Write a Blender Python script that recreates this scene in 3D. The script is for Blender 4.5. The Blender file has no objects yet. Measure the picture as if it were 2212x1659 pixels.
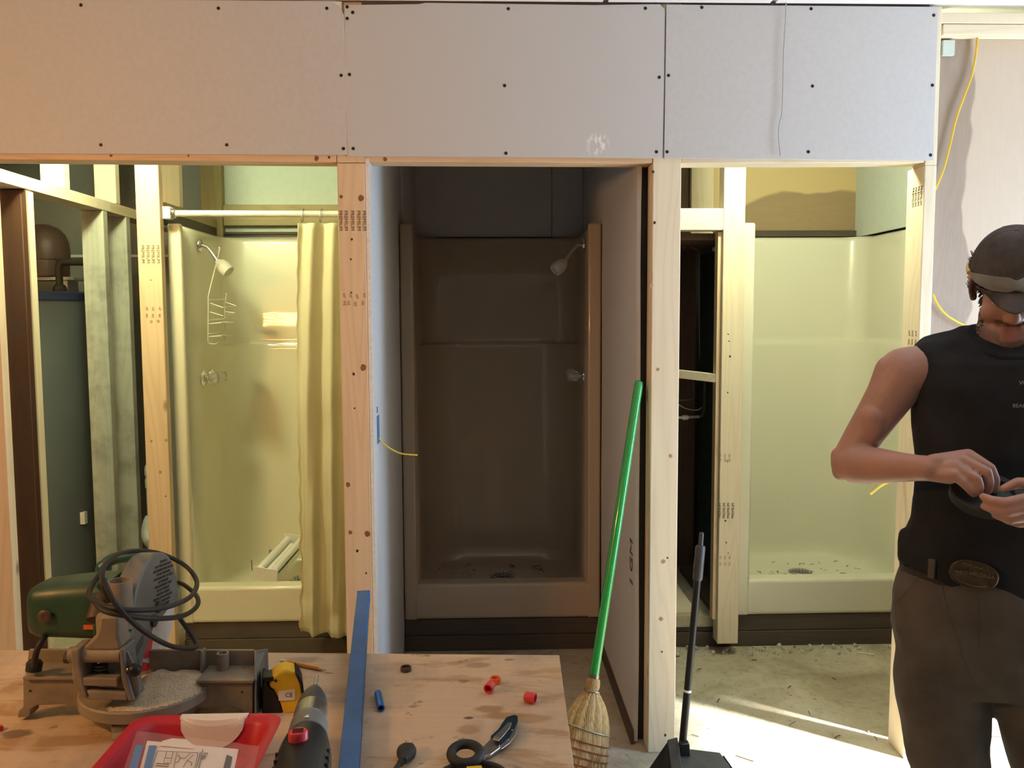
import bpy, bmesh, math, random
from mathutils import Vector as V, Matrix, Euler, noise
R = math.radians
random.seed(7)
S = bpy.context.scene
COL = S.collection
PI = math.pi

# ------------------------------------------------------------ camera
FPX, CX, CY, EYE = 1853.0, 1106.0, 829.5, 1.565
yaw, pit, rol = R(1.75), R(4.6), R(-0.25)
FW = V((math.sin(yaw)*math.cos(pit), math.cos(yaw)*math.cos(pit), -math.sin(pit)))
_r0 = V((math.cos(yaw), -math.sin(yaw), 0)); _u0 = _r0.cross(FW)
RT = _r0*math.cos(rol) + _u0*math.sin(rol)
UP = -_r0*math.sin(rol) + _u0*math.cos(rol)
cd = bpy.data.cameras.new('camera'); cam = bpy.data.objects.new('camera', cd); COL.objects.link(cam)
cd.sensor_width = 36; cd.lens = FPX/2212*36; cd.clip_start = .02
cam.matrix_world = Matrix(((RT.x, UP.x, -FW.x, 0), (RT.y, UP.y, -FW.y, 0), (RT.z, UP.z, -FW.z, EYE), (0, 0, 0, 1)))
S.camera = cam

def at(px, py, Y=None, z=None, X=None):
    """a point of the photograph on a plane of the room"""
    d = FW + RT*((px-CX)/FPX) - UP*((py-CY)/FPX)
    if Y is not None: t = Y/d.y
    elif z is not None: t = (z-EYE)/d.z
    else: t = X/d.x
    return V((0, 0, EYE)) + d*t

# ------------------------------------------------------------ light
S.view_settings.view_transform = 'Standard'; S.view_settings.look = 'None'
S.view_settings.gamma = 1; S.view_settings.use_curve_mapping = False
S.view_settings.exposure = -0.2
w = bpy.data.worlds.new('sky'); S.world = w; w.use_nodes = True
w.node_tree.nodes['Background'].inputs[0].default_value = (.62, .78, 1, 1)
w.node_tree.nodes['Background'].inputs[1].default_value = .6

def light(name, typ, loc, energy, col, target=None, **k):
    l = bpy.data.lights.new(name, typ); l.energy = energy; l.color = col
    for a, v in k.items(): setattr(l, a, v)
    o = bpy.data.objects.new(name, l); COL.objects.link(o); o.location = loc
    if target is not None:
        o.rotation_euler = (V(target)-V(loc)).to_track_quat('-Z', 'Y').to_euler()
    return o
SUN_DIR = V((-.83, .56, -.70))
light('sun', 'SUN', (6, -2, 5), 46.0, (1, .98, .95), target=V((6, -2, 5))+SUN_DIR, angle=R(5.0))
light('doorway_daylight', 'AREA', (2.94, 2.15, 1.15), 84, (.50, .72, 1), target=(0, 2.25, 1.5), shape='RECTANGLE', size=.56, size_y=1.6)
light('work_lamp', 'AREA', (-1.95, .85, 1.92), 29, (1, .49, .15), target=(-.9, 3.0, 1.7), shape='RECTANGLE', size=.45, size_y=.16)
light('left_stall_lamp', 'POINT', (-1.45, 3.24, 2.44), 68, (.93, 1, .57), shadow_soft_size=.08)
light('right_stall_lamp', 'POINT', (1.12, 3.30, 2.42), 50, (.96, 1, .66), shadow_soft_size=.08)

# ------------------------------------------------------------ materials
def new_mat(name):
    m = bpy.data.materials.new(name); m.use_nodes = True
    nt = m.node_tree; b = nt.nodes['Principled BSDF']
    return m, nt, b
def c4(c): return (c[0], c[1], c[2], 1)
def ramp(nt, fac, stops):
    r = nt.nodes.new('ShaderNodeValToRGB'); e = r.color_ramp.elements
    while len(e) < len(stops): e.new(.5)
    for i, (p, c) in enumerate(stops): e[i].position = p; e[i].color = c4(c)
    nt.links.new(fac, r.inputs[0]); return r.outputs[0]
def nmath(nt, op, a, b=None, c=None):
    n = nt.nodes.new('ShaderNodeMath'); n.operation = op
    for i, v in enumerate((a, b, c)):
        if v is None: continue
        if isinstance(v, (int, float)): n.inputs[i].default_value = v
        else: nt.links.new(v, n.inputs[i])
    return n.outputs[0]
def mixc(nt, fac, a, b, mode='MIX'):
    n = nt.nodes.new('ShaderNodeMix'); n.data_type = 'RGBA'; n.blend_type = mode
    for i, v in ((0, fac), (6, a), (7, b)):
        if isinstance(v, (int, float)): n.inputs[i].default_value = v
        elif isinstance(v, tuple): n.inputs[i].default_value = c4(v)
        else: nt.links.new(v, n.inputs[i])
    return n.outputs[2]
def coords(nt, scale=(1, 1, 1), rnd=0, kind='Object', loc=(0, 0, 0)):
    t = nt.nodes.new('ShaderNodeTexCoord'); m = nt.nodes.new('ShaderNodeMapping')
    m.inputs['Scale'].default_value = scale; m.inputs['Location'].default_value = loc
    nt.links.new(t.outputs[kind], m.inputs[0]); out = m.outputs[0]
    if rnd:
        oi = nt.nodes.new('ShaderNodeObjectInfo')
        k = nmath(nt, 'MULTIPLY', oi.outputs['Random'], rnd)
        a = nt.nodes.new('ShaderNodeVectorMath'); a.operation = 'ADD'
        nt.links.new(out, a.inputs[0]); nt.links.new(k, a.inputs[1]); out = a.outputs[0]
    return out
def noisef(nt, vec, scale, detail=3, rough=.55, dist=0):
    n = nt.nodes.new('ShaderNodeTexNoise')
    n.inputs['Scale'].default_value = scale; n.inputs['Detail'].default_value = detail
    n.inputs['Roughness'].default_value = rough; n.inputs['Distortion'].default_value = dist
    nt.links.new(vec, n.inputs['Vector']); return n.outputs['Fac']
def bump(nt, b, h, strength=.2, dist=.01):
    n = nt.nodes.new('ShaderNodeBump'); n.inputs['Strength'].default_value = strength
    n.inputs['Distance'].default_value = dist
    nt.links.new(h, n.inputs['Height']); nt.links.new(n.outputs[0], b.inputs['Normal'])
def plain(name, col, rough=.5, metal=0, spec=.5, var=.08, vscale=30, bmp=0, coat=0, trans=0, alpha=1, ior=None):
    m, nt, b = new_mat(name)
    if var:
        f = noisef(nt, coords(nt), vscale, 4)
        c = ramp(nt, f, [(.3, tuple(x*(1-var) for x in col)), (.7, tuple(min(1, x*(1+var)) for x in col))])
        nt.links.new(c, b.inputs['Base Color'])
        if bmp: bump(nt, b, f, bmp, .004)
    else: b.inputs['Base Color'].default_value = c4(col)
    b.inputs['Roughness'].default_value = rough; b.inputs['Metallic'].default_value = metal
    b.inputs['Specular IOR Level'].default_value = spec; b.inputs['Coat Weight'].default_value = coat
    b.inputs['Transmission Weight'].default_value = trans; b.inputs['Alpha'].default_value = alpha
    if ior: b.inputs['IOR'].default_value = ior
    return m
def wood(name, base, dark, axis='z', knots=.5, knotcol=(.16, .07, .025), dirt=0, rough=.65, lines=.45):
    m, nt, b = new_mat(name)
    ax = {'x': 0, 'y': 1, 'z': 2}[axis]
    sc = [1.0, 1.0, 1.0]; sc[ax] = .075
    v = coords(nt, tuple(sc), rnd=37)
    n1 = noisef(nt, v, 9, 2, .4, .3)
    ln = nmath(nt, 'PINGPONG', nmath(nt, 'MULTIPLY', n1, 11), .5)
    ln = nmath(nt, 'POWER', nmath(nt, 'MULTIPLY', ln, 2), 2.2)
    fine = noisef(nt, v, 160, 3, .6)
    c = mixc(nt, nmath(nt, 'MULTIPLY', ln, lines), base, dark)
    c = mixc(nt, nmath(nt, 'MULTIPLY', fine, .22), c, dark)
    broad = noisef(nt, v, 5, 2)
    c = mixc(nt, nmath(nt, 'MULTIPLY', broad, .25), c, tuple(x*1.12 for x in base))
    if knots:
        sk = [1.0, 1.0, 1.0]; sk[ax] = .42
        vk = coords(nt, tuple(sk), rnd=61)
        vo = nt.nodes.new('ShaderNodeTexVoronoi'); vo.inputs['Scale'].default_value = 6.5
        nt.links.new(vk, vo.inputs['Vector'])
        sp = nt.nodes.new('ShaderNodeSeparateColor'); nt.links.new(vo.outputs['Color'], sp.inputs[0])
        on = nmath(nt, 'LESS_THAN', sp.outputs[0], knots)
        k = nt.nodes.new('ShaderNodeMapRange'); k.inputs[1].default_value = .11; k.inputs[2].default_value = .045
        nt.links.new(vo.outputs['Distance'], k.inputs[0])
        c = mixc(nt, nmath(nt, 'MULTIPLY', nmath(nt, 'MULTIPLY', k.outputs[0], on), .85), c, knotcol)
    if dirt:
        d = noisef(nt, coords(nt, rnd=11), 7, 5, .65)
        d = ramp(nt, d, [(.46, (0, 0, 0)), (.70, (1, 1, 1))])
        c = mixc(nt, nmath(nt, 'MULTIPLY', d, dirt), c, (.07, .055, .045))
    nt.links.new(c, b.inputs['Base Color']); b.inputs['Roughness'].default_value = rough
    bump(nt, b, fine, .12, .002)
    return m
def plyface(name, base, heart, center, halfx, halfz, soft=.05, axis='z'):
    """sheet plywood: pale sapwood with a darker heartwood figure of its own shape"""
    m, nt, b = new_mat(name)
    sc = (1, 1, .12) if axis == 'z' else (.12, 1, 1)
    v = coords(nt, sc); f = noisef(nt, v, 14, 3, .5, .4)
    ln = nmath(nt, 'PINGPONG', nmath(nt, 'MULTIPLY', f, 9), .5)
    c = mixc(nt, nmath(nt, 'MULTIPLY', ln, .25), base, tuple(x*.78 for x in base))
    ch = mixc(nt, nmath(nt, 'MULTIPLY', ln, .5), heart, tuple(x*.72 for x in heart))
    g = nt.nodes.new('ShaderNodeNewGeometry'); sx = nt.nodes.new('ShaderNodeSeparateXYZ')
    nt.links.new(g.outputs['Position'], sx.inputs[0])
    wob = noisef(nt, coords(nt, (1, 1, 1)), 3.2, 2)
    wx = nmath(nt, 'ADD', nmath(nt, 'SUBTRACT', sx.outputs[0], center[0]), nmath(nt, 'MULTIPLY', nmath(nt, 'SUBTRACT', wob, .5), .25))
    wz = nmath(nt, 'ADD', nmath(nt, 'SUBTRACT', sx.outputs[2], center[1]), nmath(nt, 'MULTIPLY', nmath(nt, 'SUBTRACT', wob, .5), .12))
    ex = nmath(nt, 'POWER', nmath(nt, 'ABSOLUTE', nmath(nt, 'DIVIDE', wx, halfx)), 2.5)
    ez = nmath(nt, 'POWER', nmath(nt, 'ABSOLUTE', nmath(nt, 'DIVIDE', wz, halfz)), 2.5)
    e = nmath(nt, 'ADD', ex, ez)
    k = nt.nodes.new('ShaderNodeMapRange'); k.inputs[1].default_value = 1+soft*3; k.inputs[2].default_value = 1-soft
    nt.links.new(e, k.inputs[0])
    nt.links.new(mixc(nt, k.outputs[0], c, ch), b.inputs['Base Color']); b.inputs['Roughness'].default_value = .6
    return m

M = {}
M['drywall'] = plain('drywall_paper', (.56, .55, .545), .92, var=.03, vscale=60, spec=.2)
# the middle panel carries a white handprint-like scuff of joint compound
def drywall_scuff():
    m, nt, b = new_mat('drywall_paper_scuffed')
    g = nt.nodes.new('ShaderNodeNewGeometry')
    d = nt.nodes.new('ShaderNodeVectorMath'); d.operation = 'DISTANCE'
    nt.links.new(g.outputs['Position'], d.inputs[0]); d.inputs[1].default_value = at(1291, 312, Y=2.928)
    k = nt.nodes.new('ShaderNodeMapRange'); k.inputs[1].default_value = .045; k.inputs[2].default_value = .02
    nt.links.new(d.outputs['Value'], k.inputs[0])
    n = ramp(nt, noisef(nt, coords(nt, (1, 1, .5)), 70, 3), [(.48, (0, 0, 0)), (.56, (1, 1, 1))])
    f = nmath(nt, 'MULTIPLY', k.outputs[0], n)
    nt.links.new(mixc(nt, nmath(nt, 'MULTIPLY', f, .8), (.55, .54, .535), (.85, .84, .83)), b.inputs['Base Color'])
    b.inputs['Roughness'].default_value = .92
    return m
M['drywall_scuff'] = drywall_scuff()
M['gypsum'] = plain('gypsum_edge', (.75, .72, .66), .95, var=.1, vscale=80)
M['green_board'] = plain('moisture_board', (.60, .66, .60), .9, var=.03)
M['pine'] = wood('pine_vertical', (.74, .56, .37), (.55, .36, .19), 'z', .42)
M['pine_x'] = wood('pine_across', (.72, .50, .31), (.52, .31, .15), 'x', .4)
M['pine_y'] = wood('pine_along', (.74, .60, .40), (.55, .40, .22), 'y', .4)
M['spruce'] = wood('spruce_vertical', (.80, .70, .52), (.62, .49, .31), 'z', .3, lines=.38)
M['spruce_x'] = wood('spruce_across', (.80, .70, .52), (.62, .49, .31), 'x', .3)
M['knot'] = plain('wood_knot', (.23, .105, .045), .7, var=.45, vscale=140)
M['knot_pale'] = plain('pale_wood_knot', (.42, .28, .15), .7, var=.3, vscale=140)
M['nail'] = plain('nail_head', (.06, .05, .045), .5, .4)
M['old_stud'] = wood('weathered_stud', (.52, .51, .42), (.36, .33, .25), 'z', .25, dirt=.45)
M['shaded_stud'] = wood('shaded_stud_face', (.13, .055, .03), (.07, .03, .018), 'z', .2, dirt=.4)  # dark brown stands in for shade on an unlit stud face
M['cedar'] = wood('cedar_trim', (.52, .30, .13), (.36, .18, .07), 'z', 0)
M['olive_stud'] = wood('treated_stud', (.36, .30, .15), (.22, .18, .08), 'z', .3)
M['olive_x'] = wood('treated_stud_across', (.38, .31, .16), (.22, .18, .08), 'x', .2)
M['beam'] = wood('dark_sill_timber', (.095, .072, .053), (.05, .037, .027), 'x', 0, dirt=.6, rough=.8)
M['panel_brown'] = wood('brown_board', (.11, .06, .035), (.07, .035, .02), 'z', 0, dirt=.3)
M['panel_red'] = plain('red_brown_sheet', (.10, .03, .03), .7)
M['ceil'] = plain('white_ceiling_board', (.82, .82, .84), .9, var=.02)
M['wall_dark'] = plain('dim_room_wall', (.16, .13, .11), .9, var=.1, vscale=3)
M['wall_grey'] = plain('grey_painted_wall', (.27, .27, .245), .85, var=.05, vscale=8)
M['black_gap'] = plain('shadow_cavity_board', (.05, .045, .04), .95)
M['rail'] = plain('white_rod_enamel', (.80, .80, .74), .25, metal=.3, coat=.3)
M['chrome'] = plain('chrome', (.75, .75, .76), .12, 1, var=.02)
M['steel'] = plain('steel', (.55, .55, .56), .3, 1, var=.08)
M['iron'] = plain('black_iron', (.07, .065, .055), .6, .3)
M['acrylic'] = plain('clear_acrylic', (.95, .95, .92), .06, trans=.85, var=0, ior=1.45)
M['white_plastic'] = plain('white_plastic', (.82, .80, .72), .35, var=.04)
M['white_enamel'] = plain('white_enamel', (.84, .84, .78), .4, var=.04)
M['tube_glass'] = plain('fluorescent_tube_glass', (.84, .84, .80), .2, var=.02)
M['tank'] = plain('grey_tank_enamel', (.105, .118, .12), .45, var=.08, vscale=3)
M['tank_blue'] = plain('blue_tank_rim', (.035, .05, .13), .4)
M['brown_plastic'] = plain('brown_plastic', (.085, .05, .035), .45)
M['pvc'] = plain('pvc_white', (.55, .55, .52), .4)
M['yellow_cable'] = plain('yellow_cable_sheath', (.84, .60, .06), .45, var=.05)
M['grey_wire'] = plain('grey_wire', (.42, .38, .36), .5)
M['blue_box'] = plain('blue_outlet_box', (.12, .22, .38), .5)
M['ink'] = plain('stamp_ink', (.10, .075, .055), .9, var=0)
M['ink_soft'] = plain('faded_stamp_ink', (.30, .21, .13), .9, var=0)
M['screw'] = plain('black_screw_head', (.02, .018, .016), .5, .5)
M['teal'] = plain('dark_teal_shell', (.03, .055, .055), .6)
M['green_handle'] = plain('green_lacquer', (.03, .36, .07), .22, coat=.6, var=.1, vscale=12)
M['red_thread'] = plain('red_binding_thread', (.26, .04, .025), .8)
M['wire_grey'] = plain('binding_wire', (.28, .24, .20), .35, .8)
M['black_plastic'] = plain('black_plastic', (.014, .014, .015), .42, spec=.35, var=.1)
M['grey_plastic'] = plain('dark_grey_plastic', (.045, .045, .05), .5, var=.15)
M['rubber'] = plain('black_rubber', (.02, .019, .018), .6)
M['saw_alu'] = plain('dusty_cast_aluminium', (.28, .24, .185), .6, .15, var=.18, vscale=25, bmp=.1)
M['saw_grey'] = plain('grey_guard_paint', (.19, .195, .19), .5, .3, var=.1, vscale=20)
M['saw_green'] = plain('dusty_green_plastic', (.022, .065, .042), .42, var=.25, vscale=14)
M['saw_teal'] = plain('teal_handle_plastic', (.02, .10, .10), .35, var=.15)
M['sawdust'] = plain('sawdust', (.62, .50, .34), .95, var=.25, vscale=300, bmp=.8)
M['blade'] = plain('white_saw_blade', (.74, .72, .70), .35, .3, var=.1)
M['red_paint'] = plain('red_paint', (.62, .04, .04), .4)
M['dark_paint'] = plain('dark_logo_paint', (.07, .07, .07), .5)
M['tape_yellow'] = plain('yellow_case', (.86, .55, .03), .3, var=.05)
M['label_white'] = plain('white_label', (.80, .74, .68), .6, var=.03)
M['red_bin'] = plain('red_bin_plastic', (.50, .014, .035), .45, var=.08, vscale=6)
M['red_cap'] = plain('red_cap_plastic', (.70, .05, .07), .4)
M['orange_cap'] = plain('orange_cap_plastic', (.80, .16, .04), .4)
M['blue_paint'] = plain('blue_level_paint', (.032, .115, .33), .5, var=.18, vscale=18)
M['blue_cap'] = plain('blue_cap_plastic', (.02, .12, .42), .4)
M['blue_print'] = plain('blue_print', (.02, .17, .48), .5, var=.05)
M['navy'] = plain('navy_print', (.02, .025, .06), .4)
M['paper'] = plain('instruction_paper', (.78, .72, .70), .7, var=.03)
M['pencil'] = plain('orange_pencil_lacquer', (.70, .26, .04), .4)
M['brass'] = plain('ferrule', (.70, .62, .48), .3, .9)
M['knife_blue'] = plain('dark_blue_handle', (.02, .05, .09), .3, .5)
M['lens'] = plain('clear_lens', (.9, .92, .92), .05, trans=.0, alpha=.18, var=0)
M['amber'] = plain('amber_temple', (.62, .36, .05), .35)
M['rubble'] = plain('rubble', (.50, .46, .38), .95, var=.3, vscale=40)
M['twig'] = plain('twig_debris', (.10, .07, .045), .9)
def bagmat():
    m, nt, b = new_mat('clear_plastic_bag')
    b.inputs['Base Color'].default_value = (.9, .88, .88, 1); b.inputs['Roughness'].default_value = .18
    b.inputs['Alpha'].default_value = .07
    bump(nt, b, noisef(nt, coords(nt), 25, 3), .5, .01)
    return m
M['bag'] = bagmat()
def gelcoat(name, col, coat=.55):
    m, nt, b = new_mat(name)
    b.inputs['Base Color'].default_value = c4(col); b.inputs['Roughness'].default_value = .3
    b.inputs['Coat Weight'].default_value = coat; b.inputs['Coat Roughness'].default_value = .03
    f = noisef(nt, coords(nt), 42, 2)
    bump(nt, b, f, .16, .004)
    return m
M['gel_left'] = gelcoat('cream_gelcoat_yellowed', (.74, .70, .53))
M['gel_mid'] = gelcoat('tan_gelcoat_shaded', (.46, .37, .27))  # tan gelcoat, darkened further for the shade inside the middle bay
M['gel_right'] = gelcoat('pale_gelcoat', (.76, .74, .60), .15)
def curtainmat():
    m, nt, b = new_mat('cream_vinyl')
    b.inputs['Base Color'].default_value = (.82, .77, .55, 1); b.inputs['Roughness'].default_value = .4
    t = nt.nodes.new('ShaderNodeBsdfTranslucent'); t.inputs[0].default_value = (.85, .80, .50, 1)
    mx = nt.nodes.new('ShaderNodeMixShader'); mx.inputs[0].default_value = .3
    nt.links.new(b.outputs[0], mx.inputs[1]); nt.links.new(t.outputs[0], mx.inputs[2])
    nt.links.new(mx.outputs[0], nt.nodes['Material Output'].inputs[0])
    bump(nt, b, noisef(nt, coords(nt, (1, 1, .3)), 30, 3), .35, .006)
    return m
M['curtain'] = curtainmat()
def concrete():
    m, nt, b = new_mat('dusty_concrete')
    v = coords(nt, kind='Object')
    a = noisef(nt, v, 2.6, 5, .6, .6); f = noisef(nt, v, 26, 6, .7); g = noisef(nt, v, 150, 3, .7)
    c = ramp(nt, a, [(.30, (.25, .20, .13)), (.46, (.42, .36, .25)), (.58, (.52, .47, .35)), (.74, (.62, .58, .47))])
    d = ramp(nt, f, [(.52, (0, 0, 0)), (.72, (1, 1, 1))])
    c = mixc(nt, nmath(nt, 'MULTIPLY', d, .55), c, (.13, .10, .07))
    c = mixc(nt, nmath(nt, 'MULTIPLY', g, .25), c, (.55, .5, .4))
    nt.links.new(c, b.inputs['Base Color']); b.inputs['Roughness'].default_value = .9
    bump(nt, b, f, .4, .01)
    return m
M['concrete'] = concrete()
def tabletop():
    m, nt, b = new_mat('worn_plywood_top')
    v = coords(nt, (.10, 1, 1)); f = noisef(nt, v, 13, 3, .5, .5)
    ln = nmath(nt, 'PINGPONG', nmath(nt, 'MULTIPLY', f, 9), .5)
    c = mixc(nt, nmath(nt, 'MULTIPLY', ln, .5), (.60, .45, .31), (.46, .31, .18))
    st = ramp(nt, noisef(nt, coords(nt, (.6, 1.9, 1)), 6.5, 5, .6, .4), [(.55, (0, 0, 0)), (.62, (1, 1, 1))])
    c = mixc(nt, nmath(nt, 'MULTIPLY', st, .62), c, (.34, .18, .065))
    gr = ramp(nt, noisef(nt, coords(nt, (1.3, .7, 1), loc=(4, 2, 0)), 5, 5, .65), [(.47, (0, 0, 0)), (.68, (1, 1, 1))])
    c = mixc(nt, nmath(nt, 'MULTIPLY', gr, .55), c, (.30, .235, .19))
    du = ramp(nt, noisef(nt, coords(nt, (2.6, .5, 1), loc=(1, 7, 0)), 6, 4), [(.56, (0, 0, 0)), (.66, (1, 1, 1))])
    c = mixc(nt, nmath(nt, 'MULTIPLY', du, .4), c, (.66, .52, .40))
    sp = ramp(nt, noisef(nt, coords(nt, (.8, 1.3, 1), loc=(9, 1, 0)), 26, 3), [(.66, (0, 0, 0)), (.71, (1, 1, 1))])
    c = mixc(nt, nmath(nt, 'MULTIPLY', sp, .6), c, (.13, .085, .05))
    g = nt.nodes.new('ShaderNodeNewGeometry'); sx = nt.nodes.new('ShaderNodeSeparateXYZ'); nt.links.new(g.outputs['Position'], sx.inputs[0])
    wob = noisef(nt, coords(nt), 22, 4, .65)
    for px, py, rx, ry, col, k in ((1058, 1532, .030, .018, (.30, .15, .05), .75), (1085, 1546, .050, .014, (.30, .15, .05), .7), (1145, 1552, .045, .018, (.34, .19, .08), .65), (1012, 1574, .022, .022, (.33, .19, .09), .6), (1030, 1437, .030, .014, (.24, .15, .09), .6), (1140, 1453, .034, .012, (.36, .23, .12), .55),
                                    (1012, 1551, .010, .006, (.08, .05, .03), .9), (35, 1585, .030, .018, (.14, .09, .06), .8), (1100, 1425, .012, .005, (.18, .11, .07), .8), (760, 1500, .06, .07, (.26, .20, .17), .35), (840, 1440, .05, .03, (.30, .22, .17), .4), (650, 1425, .05, .02, (.20, .15, .11), .5)):
        q = at(px, py, z=.80)
        e = nmath(nt, 'ADD', nmath(nt, 'POWER', nmath(nt, 'DIVIDE', nmath(nt, 'SUBTRACT', sx.outputs[0], q.x), rx), 2), nmath(nt, 'POWER', nmath(nt, 'DIVIDE', nmath(nt, 'SUBTRACT', sx.outputs[1], q.y), ry), 2))
        e = nmath(nt, 'ADD', e, nmath(nt, 'MULTIPLY', wob, 2.2))
        mr = nt.nodes.new('ShaderNodeMapRange'); mr.inputs[1].default_value = 2.3; mr.inputs[2].default_value = 1.5; nt.links.new(e, mr.inputs[0])
        c = mixc(nt, nmath(nt, 'MULTIPLY', mr.outputs[0], k), c, col)
    nt.links.new(c, b.inputs['Base Color']); b.inputs['Roughness'].default_value = .62
    return m
M['table'] = tabletop()
M['ply_edge'] = wood('plywood_edge', (.52, .36, .20), (.25, .15, .07), 'x', 0)
M['sawhorse'] = wood('bench_leg_wood', (.60, .45, .28), (.42, .28, .15), 'z', .3)
def straw():
    m, nt, b = new_mat('broom_straw')
    f = noisef(nt, coords(nt, (1, 1, .05)), 260, 2)
    nt.links.new(ramp(nt, f, [(.3, (.31, .185, .06)), (.7, (.58, .39, .16))]), b.inputs['Base Color'])
    b.inputs['Roughness'].default_value = .6; bump(nt, b, f, .7, .004)
    return m
M['straw'] = straw()
def skinmat(name, col, var=.12):
    m, nt, b = new_mat(name)
    v = coords(nt)
    f = noisef(nt, v, 9, 3); g = noisef(nt, v, 260, 2)
    c = ramp(nt, f, [(.3, tuple(x*(1-var) for x in col)), (.7, (min(1, col[0]*1.12), col[1]*1.0, col[2]*1.0))])
    a = nt.nodes.new('ShaderNodeAttribute'); a.attribute_name = 'beard'
    c = mixc(nt, nmath(nt, 'MULTIPLY', a.outputs['Fac'], nmath(nt, 'ADD', .55, nmath(nt, 'MULTIPLY', g, .6))), c, (.085, .05, .036))
    a = nt.nodes.new('ShaderNodeAttribute'); a.attribute_name = 'lip'
    c = mixc(nt, nmath(nt, 'MULTIPLY', a.outputs['Fac'], .8), c, (.40, .15, .125))
    nt.links.new(c, b.inputs['Base Color']); b.inputs['Roughness'].default_value = .5
    b.inputs['Subsurface Weight'].default_value = .08; b.inputs['Subsurface Radius'].default_value = (.01, .004, .002)
    bump(nt, b, g, .12, .001)
    return m
M['skin'] = skinmat('tanned_skin', (.49, .29, .225))
M['hair'] = plain('dark_brown_hair', (.045, .028, .018), .6, var=.3, vscale=120)
M['eye'] = plain('eye_white', (.7, .68, .64), .2, var=0)
def cloth(name, col, var, scale, bs=.3):
    m, nt, b = new_mat(name)
    f = noisef(nt, coords(nt), scale, 4, .6); g = noisef(nt, coords(nt), 420, 1)
    nt.links.new(ramp(nt, f, [(.3, tuple(x*(1-var) for x in col)), (.72, tuple(x*(1+var) for x in col))]), b.inputs['Base Color'])
    b.inputs['Roughness'].default_value = .92; b.inputs['Specular IOR Level'].default_value = .25
    bump(nt, b, g, bs, .001)
    return m
M['shirt'] = cloth('black_cotton', (.024, .025, .028), .25, 9)
M['pants'] = cloth('brown_canvas', (.115, .099, .087), .3, 7)
M['cap'] = cloth('faded_grey_cap_cotton', (.085, .074, .068), .45, 14)
M['belt'] = plain('black_belt', (.02, .017, .015), .5)
M['buckle'] = plain('aged_bronze', (.10, .07, .045), .45, .7, var=.3, vscale=60)
M['buckle_hi'] = plain('worn_bronze_relief', (.30, .21, .12), .4, .6, var=.2, vscale=60)
M['boot'] = plain('boot_leather', (.12, .08, .05), .7)
M['print_grey'] = plain('grey_shirt_print', (.36, .33, .31), .8, var=0)

# ------------------------------------------------------------ mesh helpers
def box(bm, x0, x1, y0, y1, z0, z1, T=None):
    vs = [bm.verts.new(V((x, y, z))) for z in (z0, z1) for y in (y0, y1) for x in (x0, x1)]
    if T is not None:
        for v in vs: v.co = T @ v.co
    for f in ((0, 2, 3, 1), (4, 5, 7, 6), (0, 1, 5, 4), (2, 6, 7, 3), (0, 4, 6, 2), (1, 3, 7, 5)):
        bm.faces.new([vs[i] for i in f])
    return vs
def prism(bm, pts, ext):
    """polygon (list of 3-D points) pushed along ext"""
    a = [bm.verts.new(V(p)) for p in pts]; b = [bm.verts.new(V(p)+V(ext)) for p in pts]
    n = len(a)
    bm.faces.new(a); bm.faces.new(b[::-1])
    for i in range(n): bm.faces.new((a[i], b[i], b[(i+1) % n], a[(i+1) % n]))
    return a+b
def frame_of(t):
    t = t.normalized(); u = V((0, 0, 1)) if abs(t.z) < .9 else V((1, 0, 0))
    x = t.cross(u).normalized(); return x, t.cross(x).normalized()
def tube(bm, pts, r, seg=10, caps=True, flat=1.0):
    pts = [V(p) for p in pts]; n = len(pts)
    rs = r if isinstance(r, (list, tuple)) else [r]*n
    x = None; rings = []
    for i, p in enumerate(pts):
        t = (pts[min(i+1, n-1)]-pts[max(i-1, 0)]).normalized()
        if x is None: x, y = frame_of(t)
        else:
            x = (x - t*x.dot(t)).normalized(); y = t.cross(x).normalized()
        rings.append([bm.verts.new(p + x*rs[i]*math.cos(2*PI*k/seg) + y*rs[i]*flat*math.sin(2*PI*k/seg)) for k in range(seg)])
    for a, b in zip(rings, rings[1:]):
        for k in range(seg): bm.faces.new((a[k], a[(k+1) % seg], b[(k+1) % seg], b[k]))
    if caps: bm.faces.new(rings[0][::-1]); bm.faces.new(rings[-1])
    return rings
def spline(pts, n=8, closed=False):
    pts = [V(p) for p in pts]; out = []; m = len(pts)
    for i in range(m if closed else m-1):
        g = lambda k: pts[k % m] if closed else pts[max(0, min(m-1, k))]
        p0, p1, p2, p3 = g(i-1), g(i), g(i+1), g(i+2)
        for j in range(n):
            t = j/n
            out.append(.5*((2*p1)+(p2-p0)*t+(2*p0-5*p1+4*p2-p3)*t*t+(3*p1-p0-3*p2+p3)*t**3))
    if not closed: out.append(pts[-1])
    return out
def lathe(bm, prof, org, axis=(0, 0, 1), seg=24):
    """prof: list of (radius, height along axis)"""
    ax = V(axis).normalized(); x, y = frame_of(ax); org = V(org); rings = []
    for r, h in prof:
        if r < 1e-6: rings.append([bm.verts.new(org+ax*h)])
        else: rings.append([bm.verts.new(org+ax*h+x*r*math.cos(2*PI*k/seg)+y*r*math.sin(2*PI*k/seg)) for k in range(seg)])
    for a, b in zip(rings, rings[1:]):
        if len(a) == 1 and len(b) == 1: continue
        for k in range(seg):
            q = (k+1) % seg
            if len(a) == 1: bm.faces.new((a[0], b[q], b[k]))
            elif len(b) == 1: bm.faces.new((a[k], a[q], b[0]))
            else: bm.faces.new((a[k], a[q], b[q], b[k]))
    if len(rings[0]) > 1: bm.faces.new(rings[0][::-1])
    if len(rings[-1]) > 1: bm.faces.new(rings[-1])
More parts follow.
